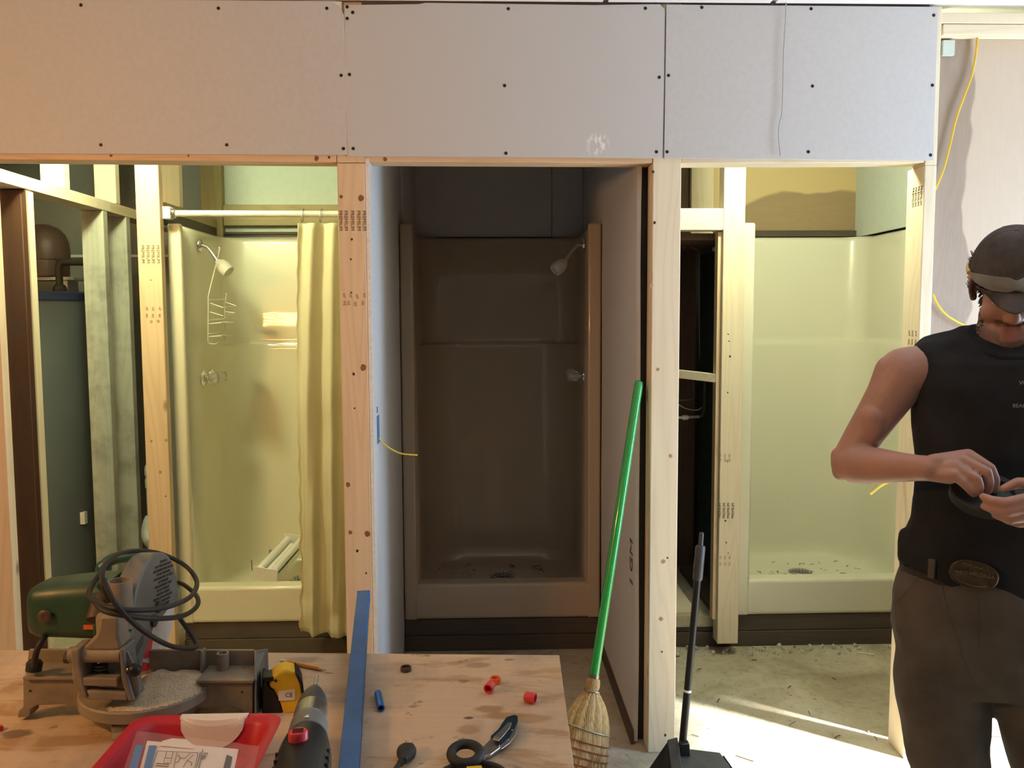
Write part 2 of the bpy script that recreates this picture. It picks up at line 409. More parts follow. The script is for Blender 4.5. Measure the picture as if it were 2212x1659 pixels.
def ball(bm, c, r, T=None, u=20, v=12):
    """ellipsoid: r radius or 3 radii, T optional 3x3 rotation"""
    r = (r, r, r) if isinstance(r, (int, float)) else r
    m = Matrix.Translation(V(c)) @ (T.to_4x4() if T is not None else Matrix()) @ Matrix.Diagonal((*r, 1))
    bmesh.ops.create_uvsphere(bm, u_segments=u, v_segments=v, radius=1, matrix=m)
def loft(bm, rings, caps=True, closed=True):
    vr = [[bm.verts.new(V(p)) for p in r] for r in rings]; n = len(vr[0])
    for a, b in zip(vr, vr[1:]):
        for k in range(n if closed else n-1): bm.faces.new((a[k], a[(k+1) % n], b[(k+1) % n], b[k]))
    if caps and closed: bm.faces.new(vr[0][::-1]); bm.faces.new(vr[-1])
    return vr
ROOTM = {}
def link(name, me, mat, parent=None):
    o = bpy.data.objects.new(name, me); COL.objects.link(o)
    if parent is not None: o.parent = parent
    return o
def obj(name, bm, mat, parent=None, bevel=0, seg=2, smooth=None, local=False, label=None):
    """one mesh object; vertices are given in room coordinates unless local"""
    mats = mat if isinstance(mat, (list, tuple)) else [mat]
    bmesh.ops.recalc_face_normals(bm, faces=bm.faces)
    top = parent
    Mi = None
    if parent is not None and not local:
        Mi = ROOTM.get(parent.name, Matrix()).inverted()
        bmesh.ops.transform(bm, matrix=Mi, verts=bm.verts)
        W = ROOTM.get(parent.name, Matrix())
    elif parent is None and not local:
        xs = [v.co for v in bm.verts]
        lo = V((min(p.x for p in xs), min(p.y for p in xs), min(p.z for p in xs))); hi = V((max(p.x for p in xs), max(p.y for p in xs), max(p.z for p in xs)))
        c = V(((lo.x+hi.x)/2, (lo.y+hi.y)/2, lo.z)); W = Matrix.Translation(c)
        bmesh.ops.translate(bm, vec=-c, verts=bm.verts)
    else: W = ROOTM.get(parent.name, Matrix()) if parent else Matrix()
    me = bpy.data.meshes.new(name); bm.to_mesh(me); bm.free()
    for m in mats: me.materials.append(M[m] if isinstance(m, str) else m)
    if smooth is not None:
        me.polygons.foreach_set('use_smooth', [True]*len(me.polygons)); me.set_sharp_from_angle(angle=R(smooth))
    o = link(name, me, None, parent)
    if parent is None and not local: o.matrix_world = W
    ROOTM[o.name] = W
    if bevel:
        b = o.modifiers.new('bevel', 'BEVEL'); b.width = bevel; b.segments = seg; b.limit_method = 'ANGLE'; b.angle_limit = R(40)
    if label: o['label'] = label
    return o
def tag(o, label, cat, group=None, kind=None):
    o['label'] = label; o['category'] = cat
    if group: o['group'] = group
    if kind: o['kind'] = kind
    return o
def thing(name, label, cat, loc=(0, 0, 0), rotz=0, group=None, rot=None):
    o = bpy.data.objects.new(name, None); COL.objects.link(o); o.empty_display_size = .05
    o.location = loc; o.rotation_euler = rot or (0, 0, rotz)
    ROOTM[o.name] = Matrix.LocRotScale(V(loc), Euler(rot or (0, 0, rotz)), None)
    return tag(o, label, cat, group)
def structure(name, loc=(0, 0, 0)):
    o = bpy.data.objects.new(name, None); COL.objects.link(o); o.location = loc; o['kind'] = 'structure'
    ROOTM[o.name] = Matrix.Translation(V(loc)); return o
def bbox(name, mat, parent, x0, x1, y0, y1, z0, z1, bevel=0, kind=None):
    bm = bmesh.new(); box(bm, x0, x1, y0, y1, z0, z1)
    o = obj(name, bm, mat, parent, bevel)
    if kind: o['kind'] = kind
    return o
_txt = {}
def text(name, s, size, mat, parent, T, extrude=.0003):
    """lettering as a thin mesh; T maps text plane (x right, y up, z out) into the room"""
    key = (s, size)
    cu = bpy.data.curves.new('t', 'FONT'); cu.body = s; cu.size = size; cu.extrude = extrude
    cu.align_x = 'CENTER'; cu.align_y = 'CENTER'; cu.resolution_u = 2
    to = bpy.data.objects.new('t', cu); COL.objects.link(to)
    dg = bpy.context.evaluated_depsgraph_get(); dg.update()
    me = bpy.data.meshes.new_from_object(to.evaluated_get(dg)); bpy.data.objects.remove(to)
    me.name = name
    me.transform(ROOTM.get(parent.name, Matrix()).inverted() @ T)
    me.materials.clear(); me.materials.append(M[mat])
    return link(name, me, None, parent)
def TF(org, xd, yd):
    xd = V(xd).normalized(); yd = V(yd).normalized(); zd = xd.cross(yd)
    return Matrix(((xd.x, yd.x, zd.x, org[0]), (xd.y, yd.y, zd.y, org[1]), (xd.z, yd.z, zd.z, org[2]), (0, 0, 0, 1)))
def remesh(name, bm, mat, voxel, parent=None, smooth_it=3, post=None, local=False):
    bmesh.ops.recalc_face_normals(bm, faces=bm.faces)
    me = bpy.data.meshes.new('tmp'); bm.to_mesh(me); bm.free()
    t = bpy.data.objects.new('tmp', me); COL.objects.link(t)
    r = t.modifiers.new('r', 'REMESH'); r.mode = 'VOXEL'; r.voxel_size = voxel
    if smooth_it:
        s = t.modifiers.new('s', 'SMOOTH'); s.factor = .5; s.iterations = smooth_it
    dg = bpy.context.evaluated_depsgraph_get(); dg.update()
    m2 = bpy.data.meshes.new_from_object(t.evaluated_get(dg)); bpy.data.objects.remove(t); bpy.data.meshes.remove(me)
    m2.name = name
    if post: post(m2)
    W = ROOTM.get(parent.name, Matrix()) if parent else Matrix()
    m2.transform(W.inverted())
    m2.materials.clear()
    for m in (mat if isinstance(mat, (list, tuple)) else [mat]): m2.materials.append(M[m])
    m2.polygons.foreach_set('use_smooth', [True]*len(m2.polygons))
    o = link(name, m2, None, parent); ROOTM[o.name] = W
    return o

# ============================================================ the setting
def sbox(name, mat, *d, bevel=0):
    o = bbox(name, mat, None, *d, bevel=bevel); o['kind'] = 'structure'; return o
CZ = 2.598                                                     # ceiling height
sbox('floor', 'concrete', -3.2, 7.0, -1.9, 5.5, -.12, 0)
ceil = sbox('ceiling', 'ceil', -3.2, 3.1, -1.9, 5.5, CZ+.012, CZ+.1)
for i, (x0, x1) in enumerate(((-3.18, -2.0), (-1.99, -.78), (-.77, .40), (.41, .96), (.97, 2.1), (2.11, 3.08))):
    for y0, y1 in ((-1.88, .53), (.54, 2.93)):
        bbox('ceiling_board', 'ceil', ceil, x0+.004, x1-.004, y0+.004, y1-.004, CZ, CZ+.012)
sbox('wall_left', 'wall_dark', -3.3, -3.2, -1.9, 5.5, 0, 2.7)
sbox('wall_rear', 'wall_dark', -3.3, 3.1, -2.0, -1.9, 0, 2.7)
wb = sbox('wall_back', 'wall_grey', -3.3, 3.1, 5.4, 5.5, 0, 2.7)
bbox('wall_strip', 'white_enamel', wb, -3.2, -1.2, 5.385, 5.4, 1.93, 1.945)
# right wall with the open doorway that lets the daylight in
bm = bmesh.new()
box(bm, 3.0, 3.1, -1.9, .72, 0, 2.7); box(bm, 3.0, 3.1, 2.45, 5.5, 0, 2.7); box(bm, 3.0, 3.1, .72, 2.45, 1.98, 2.7)
wr = obj('wall_right', bm, 'wall_dark'); wr['kind'] = 'structure'
dr = structure('door_1', (3.0, 1.585, 0))
bbox('door_jamb', 'pine', dr, 2.985, 3.10, .72, .74, 0, 1.98); bbox('door_jamb', 'pine', dr, 2.985, 3.10, 2.43, 2.45, 0, 1.98)
bbox('door_head', 'pine_y', dr, 2.985, 3.10, .74, 2.43, 1.90, 1.98)

# ---- front wall: framing, drywall header boards, screws
FY = 2.94
wf = structure('wall_front', (.0, FY, 0))
def board(name, mat, px, Y0, Y1, parent, bevel=0):
    """flat board whose face outline is read at distance Y0, with real thickness to Y1"""
    bm = bmesh.new(); prism(bm, [at(x, y, Y=Y0) for x, y in px], (0, Y1-Y0, 0))
    return obj(name, bm, mat, parent, bevel)
PY = FY-.013
p1 = board('drywall_panel', 'drywall', [(-90, -3), (716, 2), (738, 21), (741, 30), (748, 334), (-90, 331)], PY, FY-.0005, wf)
p2 = board('drywall_panel', 'drywall_scuff', [(744, 11), (905, 9), (918, 6), (1280, 11), (1425, 9), (1436, 20), (1434, 200), (1431, 341), (1200, 339), (751, 337), (746, 150)], PY, FY-.0005, wf)
p3 = board('drywall_panel', 'drywall', [(1440, 10), (1700, 12), (2026, 15), (2016, 346), (1700, 343), (1435, 341)], PY, FY-.0005, wf)
scr = None
def screws(panel, pts):
    global scr
    for x, y in pts:
        p = at(x, y, Y=PY)
        if scr is None:
            b = bmesh.new(); lathe(b, [(.0052, 0), (.0056, .0008), (.0022, .0008), (.0018, .0003)], (0, 0, 0), (0, -1, 0), 12)
            scr = bpy.data.meshes.new('screw'); b.to_mesh(scr); b.free(); scr.materials.append(M['screw'])
        o = link('screw', scr, None, panel); o.location = ROOTM[panel.name].inverted() @ p
screws(p1, [(175, 11), (472, 18), (706, 18), (737, 163), (218, 313), (490, 313), (742, 321)])
screws(p2, [(750, 15), (762, 27), (750, 40), (755, 161), (763, 321), (1098, 19), (1394, 18), (1090, 185), (1424, 167), (1093, 331), (1418, 328)])
screws(p3, [(1444, 163), (1441, 328), (1516, 16), (1752, 19), (2017, 33), (1755, 186), (2014, 184), (1746, 328), (2010, 335)])
board('torn_paper', 'gypsum', [(716, 2), (738, 3), (738, 21), (734, 18)], PY+.004, FY-.0006, p1)
for pl, q in ((p1, [(741, 30), (743.5, 30), (750.5, 334), (748, 334)]),):
    board('torn_edge', 'gypsum', q, PY+.001, FY-.0006, pl)
# header lumber below the boards
def lumber(name, mat, x0, x1, zl, zr, h, y0, y1, parent=wf, bevel=.0025):
    bm = bmesh.new(); prism(bm, [(x0, y0, zl), (x1, y0, zr), (x1, y0, zr+h), (x0, y0, zl+h)], (0, y1-y0, 0))
    return obj(name, bm, mat, parent, bevel)
a, b_ = at(0, 339, Y=FY), at(727, 350, Y=FY)
lumber('header', 'pine_x', -2.6, -.495, a.z-.0005*0, b_.z, .09, FY, FY+.09)
lumber('header', 'pine_x', -.400, .568, at(787, 349, Y=FY).z, at(1402, 352, Y=FY).z, .09, FY+.001, FY+.09)
lumber('header', 'spruce_x', .667, 1.504, at(1466, 353, Y=FY).z, at(1998, 351, Y=FY).z, .09, FY, FY+.09)
for x0, x1 in ((-2.6, -.495), (-.4, .568), (.667, 1.504)):         # wall above the header behind the boards
    bbox('cripple_board', 'wall_dark', wf, x0, x1, FY+.001, FY+.09, 2.175, CZ+.01)
def stud(name, mat, x0, x1, y0, y1, z0, z1, parent=wf, bevel=.003, **k):
    return bbox(name, mat, parent, x0, x1, y0, y1, z0, z1, bevel)
s1 = stud('stud', 'pine', -.4935, -.4005, FY, FY+.09, 0, 2.075)
stud('stud_block', 'pine', -.4935, -.4005, FY, FY+.09, 2.0765, CZ)
s2 = stud('stud', 'spruce', .5705, .668, FY, FY+.09, 0, CZ)
S3B = (1.462, 2.862)                                           # the end stud stands a little out of plumb
bm = bmesh.new(); bx_, by_ = S3B
prism(bm, [(bx_, by_, 0), (bx_+.042, by_, 0), (bx_+.042, by_+.121, 0), (bx_, by_+.121, 0)], (1.506-bx_, FY-by_, 2.07)); box(bm, 1.506, 1.548, FY, FY+.09, 2.0705, CZ)
s3 = obj('stud', bm, 'spruce', wf, .003)

def stamps(parent, T, rows, size, txt, up, mat='ink'):
    """a row of small upright lumber stamps; T maps the face (x right, y up)"""
    for x, y in rows:
        yd = (1, 0, 0) if up < 0 else (-1, 0, 0); xd = (0, -1, 0) if up < 0 else (0, 1, 0)
        text('stamp', txt, size, mat, parent, T @ TF((x, y, .0002), xd, yd))
FT = lambda X, Y, Z: TF((X, Y, Z), (1, 0, 0), (0, 0, 1))                # a face looking at the viewer
def px_rows(pts, Y, T):
    Ti = T.inverted()
    return [(lambda q: (q.x, q.y))(Ti @ at(x, y, Y=Y)) for x, y in pts]
T1 = FT(-.447, FY-.0004, 1.5)
stamps(s1, T1, px_rows([(736, 477), (747.5, 477), (761.5, 477), (775, 477), (787, 477)], FY, T1), .0165, 'PREMIUM', -1)
stamps(s1, T1, px_rows([(743, 638), (757, 638), (771, 640), (787, 638)], FY, T1), .012, 'HT', -1, 'ink_soft')
stamps(s1, T1, px_rows([(745, 655), (753, 655), (768, 657), (784, 655)], FY, T1), .012, 'N2', -1, 'ink_soft')
u3 = V((1.506-bx_, FY-by_, 2.07)); T3 = TF(V((bx_-.0005, by_+.045, 0))+u3*(1.5/u3.z), (0, -1, 0), u3)
stamps(s3, T3, [(-.028, .47), (-.010, .47), (.009, .47), (.027, .47)], .0165, 'PREMIUM', -1)
stamps(s3, T3, [(-.022, -.02), (.0, -.02), (.024, -.02)], .016, 'HT  N2', -1, 'ink_soft')

# ---- open framing to the right of the last stud: double plate, plywood sheathing
wr2 = structure('wall_front_right', (2.2, 3.06, 0))
bbox('top_plate', 'spruce_x', wr2, 1.55, 2.98, FY+.01, FY+.10, 2.545, 2.580, .002)
bbox('top_plate', 'spruce_x', wr2, 1.56, 2.98, FY+.012, FY+.10, 2.508, 2.543, .002)
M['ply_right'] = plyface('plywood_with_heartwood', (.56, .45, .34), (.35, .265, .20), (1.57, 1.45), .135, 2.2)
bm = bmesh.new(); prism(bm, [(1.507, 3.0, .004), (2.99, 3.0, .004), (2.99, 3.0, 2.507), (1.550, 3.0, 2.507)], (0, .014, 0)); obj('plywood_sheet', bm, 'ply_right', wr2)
bbox('board_scrap', 'green_board', wr2, at(2033, 90, Y=3.0).x, at(2058, 90, Y=3.0).x, 2.985, 2.998, at(2040, 122, Y=3.0).z, 2.50)

# ---- partitions of the middle bay
pl = structure('wall_middle_left', (-.44, 3.8, 0))
bbox('drywall_panel', 'drywall', pl, -.3995, -.387, 2.945, 4.66, .01, CZ)
bbox('gypsum_edge', 'gypsum', pl, -.3998, -.3868, 2.9405, 2.945, .01, 2.09)
bbox('partition_core', 'wall_dark', pl, -.49, -.402, 3.04, 4.75, 0, CZ)
pr = structure('wall_middle_right', (.58, 3.8, 0))
bm = bmesh.new()                                               # the board bows away from the stud
rows = []
for j in range(13):
    z = .01+j*(CZ-.01)/12; o_ = .006*math.sin(j*1.3)+.004*math.sin(j*.7)
    rows.append([(.531+o_*.5, 3.005+o_, z), (.545+o_*.5, 3.005+o_, z), (.545, 4.66, z), (.531, 4.66, z)])
loft(bm, rows); dp = obj('drywall_panel', bm, 'drywall', pr)
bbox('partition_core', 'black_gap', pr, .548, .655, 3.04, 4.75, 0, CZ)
bbox('bottom_strip', 'beam', pr, .520, .5305, 3.0, 3.88, 0, .05)
# stock marks printed along the board, seen almost edge-on
Tm = TF((.5275, 3.05, .71), (0, 0, 1), (0, 1, 0))
text('printed_mark', 'I GM', .085, 'ink', pr, TF((.5292, 3.075, .66), (0, 0, 1), (0, 1, 0)))
wmid = structure('wall_middle_back', (.07, 4.68, 0))
bbox('drywall_panel', 'drywall', wmid, -.387, .36, 4.675, 4.69, 1.985, CZ)
bbox('drywall_panel', 'drywall', wmid, .363, .531, 4.675, 4.69, 1.985, CZ)
bbox('drywall_panel', 'drywall', wmid, -.386, -.372, 4.0, 4.674, 1.99, CZ)
# ---- back of the left and right bays
wl = structure('wall_left_stall_back', (-.95, 4.7, 0))
bbox('panel', 'green_board', wl, -1.40, -.49, 4.70, 4.715, 1.7, CZ)
bbox('rail', 'olive_x', wl, -1.388, -.49, 4.655, 4.695, 2.045, 2.155, .003)
bbox('rail', 'beam', wl, -1.388, -.49, 4.655, 4.695, 2.0, 2.012)
bbox('stud', 'olive_stud', wl, -1.50, -1.39, 4.645, 4.695, 0, CZ, .003)
bbox('stud', 'spruce', wl, -1.52, -1.42, 4.10, 4.145, 2.075, CZ, .003)
bbox('side_plate', 'olive_x', wl, -1.52, -1.42, 3.92, 4.64, 2.03, 2.073, .003)
bbox('side_rail', 'beam', wl, -1.44, -1.42, 3.94, 4.64, 1.975, 2.028)
ys = stud('stud', 'pine', -1.505, -1.404, 3.80, 3.845, 0, CZ, parent=wl)
Ty = FT(-1.455, 3.7995, 1.5)
stamps(ys, Ty, px_rows([(308.5, 549), (319.5, 549), (330.5, 549), (341.5, 549)], 3.8, Ty), .019, 'PREMIUM', -1)
stamps(ys, Ty, px_rows([(317, 667), (330, 667), (345, 667)], 3.8, Ty), .013, 'HT', -1, 'ink_soft')
stamps(ys, Ty, px_rows([(317, 682), (330, 682), (345, 682)], 3.8, Ty), .013, 'N2', -1, 'ink_soft')
# utility partition: studs running away from the viewer under a sloping-looking plate
wu = structure('wall_utility', (-1.8, 3.8, 0))
bbox('top_plate', 'pine_y', wu, -1.85, -1.75, 2.97, 3.20, 2.052, 2.100, .002)
bbox('top_plate', 'spruce_x', wu, -1.851, -1.749, 3.203, 4.12, 2.053, 2.101, .002)
bbox('top_plate', 'pine_y', wu, -1.85, -1.75, 4.123, 5.38, 2.052, 2.100, .002)
for y0, y1, m in ((3.155, 3.20, 'pine'), (3.375, 3.42, 'shaded_stud'), (4.04, 4.085, 'old_stud'), (4.295, 4.34, 'old_stud')):
    bbox('stud', m, wu, -1.85, -1.75, y0, y1, 0, 2.051, .002)
bbox('shade_board', 'shaded_stud', wu, -1.853, -1.765, 3.365, 3.374, 0, 2.045)  # added thin sheet, coloured as the stud's shaded front face
bbox('lit_edge', 'spruce', wu, -1.7495, -1.744, 3.376, 3.419, 0, 2.045)  # added pale strip for the lit side of the same stud
for y0, y1 in ((3.69, 3.735), (4.19, 4.235)):
    bbox('cripple_stud', 'spruce', wu, -1.85, -1.75, y0, y1, 2.102, CZ, .002)
# right bay: plywood back with a dark heartwood figure, drywall side, niche framing
wrb = structure('wall_right_stall_back', (1.5, 4.72, 0))
M['ply_back'] = plyface('birch_plywood_back', (.62, .47, .24), (.34, .24, .13), (1.80, 2.06), .42, .16, axis='x')
bbox('plywood_sheet', 'ply_back', wrb, 1.18, 2.03, 4.70, 4.715, 2.02, CZ)
bbox('rail', 'beam', wrb, 1.18, 2.03, 4.68, 4.698, 1.985, 2.017)
bbox('stud', 'spruce', wrb, 1.105, 1.225, 4.62, 4.665, 1.985, CZ, .003)
bbox('back_board', 'panel_brown', wrb, .66, 1.10, 4.66, 4.675, 1.985, CZ)
wrs = structure('wall_right_stall_side', (2.1, 3.9, 0))
bbox('drywall_panel', 'green_board', wrs, 2.03, 2.045, 3.1, 4.70, 1.982, CZ)
bbox('side_core', 'wall_dark', wrs, 2.095, 2.2, 3.10, 4.75, 0, CZ)
wn = structure('wall_niche', (.9, 3.9, 0))
rs = stud('stud', 'spruce', 1.054, 1.150, 3.80, 3.88, .055, CZ, parent=wn)
bbox('stud', 'pine', wn, 1.038, 1.053, 3.83, 3.88, .16, 1.93)
bbox('blocking', 'spruce_x', wn, .66, 1.053, 3.80, 3.88, 1.935, 2.03, .003)
for i, (x0, x1) in enumerate(((.66, .775), (.78, .90), (.905, 1.03), (1.035, 1.15))):
    bbox('plank', 'panel_brown', wn, x0, x1, 4.66+.006*(i % 2), 4.68, .16, 1.95)
bbox('red_panel', 'panel_red', wn, .86, 1.02, 4.60, 4.61, .16, .62)
bbox('niche_floor', 'concrete', wn, .66, 1.15, 3.9, 4.66, .10, .152)
bbox('floor_strip', 'spruce_x', wn, .86, .98, 3.94, 4.6, .153, .178); bbox('floor_strip', 'beam', wn, 1.06, 1.13, 3.93, 4.6, .153, .18)
bbox('niche_top', 'panel_brown', wn, .66, 1.15, 3.9, 4.66, 1.90, 1.93)
Tr = FT(1.10, 3.7996, 1.0)
stamps(rs, Tr, px_rows([(1554.5, 1103), (1564, 1103), (1573.5, 1103), (1583, 1103)], 3.8, Tr), .0175, 'PREMIUM', 1)
for yy in (984, 994, 1204, 1218):
    stamps(rs, Tr, px_rows([(1556, yy), (1566, yy), (1576, yy)], 3.8, Tr), .012, 'N2', 1, 'ink_soft')

# knots and nail heads that show in the fresh lumber
def knots(parent, Y, pts, mat='knot'):
    for x, y, r in pts:
        p = at(x, y, Y=Y); rr = r*.00155; b = bmesh.new()
        ring = [p+V((rr*math.cos(t)*(1+.12*math.sin(2*t+x)), 0, rr*1.15*math.sin(t)*(1+.1*math.cos(3*t)))) for t in [2*PI*k/14 for k in range(14)]]
        prism(b, ring, (0, -.0004, 0)); obj('knot' if r > 3 else 'nail_head', b, mat if r > 3 else 'nail', parent)
knots(s1, FY-.0001, [(780, 428, 6), (785, 794, 6.5), (752, 1047, 5), (757, 1150, 4), (794, 1153, 6), (737, 425, 3.5), (760, 517, 2.5), (758, 560, 2), (759, 632, 2), (772, 1190, 3), (764, 808, 3), (791, 1238, 2), (766, 882, 2)])
knots(s2, FY-.0001, [(1449, 985, 4), (1433, 1213, 4.5), (1428, 1337, 4.5), (1437, 1588, 3), (1421, 798, 3.5), (1407, 617, 4), (1442, 1205, 2), (1430, 1408, 2), (1411, 371, 3), (1414, 481, 3)], 'knot_pale')
knots(ys, 3.7999, [(327, 695, 4.2), (342, 694, 4.2), (327, 953, 3.6), (359, 951, 4.2), (346, 1020, 4.5), (358, 1072, 2), (326, 605, 1.6)], 'knot_pale')
knots(rs, 3.7999, [(1573, 722, 1.9), (1575, 737, 1.9), (1577, 770, 3), (1572, 848, 2), (1571, 996, 3.4), (1569, 1172, 2.4), (1567, 1125, 2.6), (1573, 1195, 1.6)], 'knot_pale')
hd = [o for o in wf.children if o.name.startswith('header')]
knots(hd[0], FY-.0001, [(684, 342, 5), (240, 335.5, 3.2), (407, 336.5, 2), (711, 340, 2.4)])
knots(hd[1], FY+.0009, [(832, 344, 4)])

# ============================================================ shower stalls
SW, SD, SH = .905, .70, 1.825
def stall_plan(w, d, r, inset, n=9):
    """inner outline from the left front edge round the back to the right front edge"""
    x0, x1 = .058+inset, w-.058-inset; yb = d-inset
    pts = [V((x0, 0, 0)), V((x0, (yb-r)*.5, 0))]
    for k in range(n+1):
        a = PI - k*(PI/2)/n; pts.append(V((x0+r+r*math.cos(a), yb-r+r*math.sin(a), 0)))
    for k in range(1, 6): pts.append(V((x0+r+(x1-x0-2*r)*k/6, yb, 0)))
    for k in range(n+1):
        a = PI/2 - k*(PI/2)/n; pts.append(V((x1-r+r*math.cos(a), yb-r+r*math.sin(a), 0)))
    pts += [V((x1, (yb-r)*.5, 0)), V((x1, 0, 0))]
    return pts
def smooth_plan(w, d, r, inset, t=0):
    return [p.copy() for p in stall_plan(w, d, r, inset)]
def make_stall(name, label, loc, mat, fix, w=SW, rimtop=True):
    """one-piece moulded stall; fix = -1 valves on the left wall, 1 on the right, 0 none"""
    t = thing(name, label, 'shower stall', loc)
    bm = bmesh.new()
    lv = [(.075, .13, .060), (.082, .15, .030), (.105, .18, .012), (.16, .20, .004), (1.235, .22, -.008), (1.258, .21, -.009),
          (1.266, .12, -.014), (1.29, .115, -.016), (1.80, .11, -.018), (SH-.012, .11, -.020), (SH, .12, -.030)]
    rings = []
    for z, r, ins in lv:
        rings.append([V((p.x, p.y, z)) for p in stall_plan(w, SD, r, ins)])
    vr = loft(bm, rings, caps=False, closed=False)
    # pan: dished towards the drain
    c = V((w/2, .40, .066)); last = vr[0]
    for s in (.75, .45, .16):
        ring = [bm.verts.new(V((c.x+(p.x-c.x)*s, c.y+(p.y-c.y)*s, c.z+(.075-c.z)*s*s))) for p in rings[0]]
        for k in range(len(last)-1): bm.faces.new((last[k], last[k+1], ring[k+1], ring[k]))
        bm.faces.new((last[-1], last[0], ring[0], ring[-1])); last = ring
    bm.faces.new(last)
    body = obj('shell', bm, mat, t, smooth=40, local=True)
    so = body.modifiers.new('thickness', 'SOLIDIFY'); so.thickness = .008; so.offset = -1
    so.use_even_offset = False
    # front flanges and curb
    for x0, x1 in ((0, .060), (w-.060, w)):
        bm = bmesh.new(); box(bm, x0, x1, -.024, .012, 0, SH); obj('front_flange', bm, mat, t, bevel=.010, seg=3, local=True, smooth=60)
    bm = bmesh.new(); box(bm, .004, w-.004, -.020, .072, 0, .170); obj('curb', bm, mat, t, bevel=.016, seg=4, local=True, smooth=60)
    # nailing strip along the top of the walls
    bm = bmesh.new()
    rr = []
    for p, q in zip(stall_plan(w, SD, .13, -.030), stall_plan(w, SD, .13, -.052)):
        rr.append([V((p.x, p.y, SH-.004)), V((q.x, q.y, SH-.004)), V((q.x, q.y, SH)), V((p.x, p.y, SH))])
    loft(bm, rr); obj('nailing_strip', bm, mat, t, local=True, smooth=40)
    # drain
    bm = bmesh.new(); lathe(bm, [(.058, 0), (.060, .004), (.050, .006), (.046, .003), (0, .003)], (w/2+.01, .42, .069), seg=28)
    dr = obj('drain', bm, 'steel', t, local=True, smooth=40)
    bm = bmesh.new()
    for rad, n in ((.012, 5), (.025, 9), (.038, 13)):
        for k in range(n):
            a = 2*PI*k/n; lathe(bm, [(.0042, 0), (.0042, .0008)], (w/2+.01+rad*math.cos(a), (.42+rad*math.sin(a)), .0722), seg=8)
    h = obj('drain_hole', bm, 'rubber', dr, local=True); h['kind'] = 'stuff'
    if fix:
        sx = .047 if fix < 0 else w-.047; dx = 1 if fix < 0 else -1
        # shower arm and head
        a = V((sx, .27, 1.75)); bm = bmesh.new()
        lathe(bm, [(.032, 0), (.030, .006), (.016, .012), (0, .013)], a, (dx, 0, 0), 24); obj('arm_escutcheon', bm, 'chrome', t, local=True, smooth=40)
        e = a+V((dx*.092, -.022, -.078)); bm = bmesh.new()
        tube(bm, spline([a, a+V((dx*.03, -.003, -.004)), a+V((dx*.060, -.012, -.034)), e], 6), .0095, 12); obj('shower_arm', bm, 'chrome', t, local=True, smooth=50)
        bm = bmesh.new(); d = V((dx*.72, -.20, -.66))
        lathe(bm, [(.010, -.008), (.014, 0), (.026, .012), (.033, .035), (.034, .060), (.029, .075), (.025, .071), (.0, .070)], e, d, 24)
        obj('shower_head', bm, 'white_plastic', t, local=True, smooth=45)
        for dy in (0.0, .13):
            c = V((sx+dx*.002, .24+dy, 1.115)); bm = bmesh.new()
            lathe(bm, [(.040, 0), (.039, .008), (.030, .014), (.016, .018), (.016, .03), (0, .03)], c, (dx, 0, 0), 28)
            v = obj('valve_escutcheon', bm, 'chrome', t, local=True, smooth=40)
            bm = bmesh.new()
            lathe(bm, [(.014, .024), (.022, .028), (.027, .040), (.027, .066), (.024, .074), (.012, .076), (0, .074)], c, (dx, 0, 0), 10)
            obj('clear_knob', bm, 'acrylic', v, local=True, smooth=25)
    # dark outer face on the left side, towards the pipe niche
    return t
st_l = make_stall('shower_stall', 'yellow-lit cream shower stall with curtain rod, left of the pink pine post', (-1.412, 3.92, .152), 'gel_left', -1)
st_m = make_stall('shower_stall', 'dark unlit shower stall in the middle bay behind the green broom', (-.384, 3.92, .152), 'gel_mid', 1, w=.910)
st_r = make_stall('shower_stall', 'pale bare shower stall in the right bay behind the man', (1.168, 3.92, .152), 'gel_right', 0, w=.915)
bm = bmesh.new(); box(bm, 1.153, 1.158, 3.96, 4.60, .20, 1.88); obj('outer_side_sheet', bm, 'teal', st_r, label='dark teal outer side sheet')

# timbers under the stalls
for lab, x0, x1 in (('dark sill timber under the left shower stall and curtain', -1.40, -.495), ('dark sill timber under the dark middle shower stall', -.385, .519), ('grey-brown dirty sill timber under the pale right shower stall and niche', .668, 2.08)):
    bm = bmesh.new(); box(bm, x0, x1, 3.905, 4.64, 0, .072); box(bm, x0+.002, x1-.002, 3.910, 4.64, .074, .150)
    tag(obj('sill_timber', bm, 'beam', bevel=.003), lab, 'timber')

# curtain rod and curtain
rod = thing('curtain_rod', 'white metal shower curtain rod across the top of the left stall', 'curtain rod', (-.95, 3.845, 2.0))
zr = at(380, 461, Y=3.845).z
bm = bmesh.new(); tube(bm, [(-1.392, 3.845, zr), (-.492, 3.845, zr-.004)], .0145, 16); obj('rod', bm, 'rail', rod, smooth=50)
for x in (-1.392, -.500):
    bm = bmesh.new(); box(bm, x-.010 if x < -1 else x, x+.024 if x < -1 else x+.008, 3.822, 3.868, zr-.026, zr+.028); obj('bracket', bm, 'white_enamel', rod, bevel=.004)
bm = bmesh.new(); lathe(bm, [(.018, 0), (.021, .004), (.021, .018), (.017, .022), (0, .022)], (-1.372, 3.845, zr), (1, 0, 0), 20); obj('end_cap', bm, 'chrome', rod, smooth=40)
cur = thing('shower_curtain', 'crumpled cream shower curtain gathered at the right of the left stall', 'curtain', (-.7, 3.84, .13))
bm = bmesh.new(); NU, NV = 90, 70; g = []
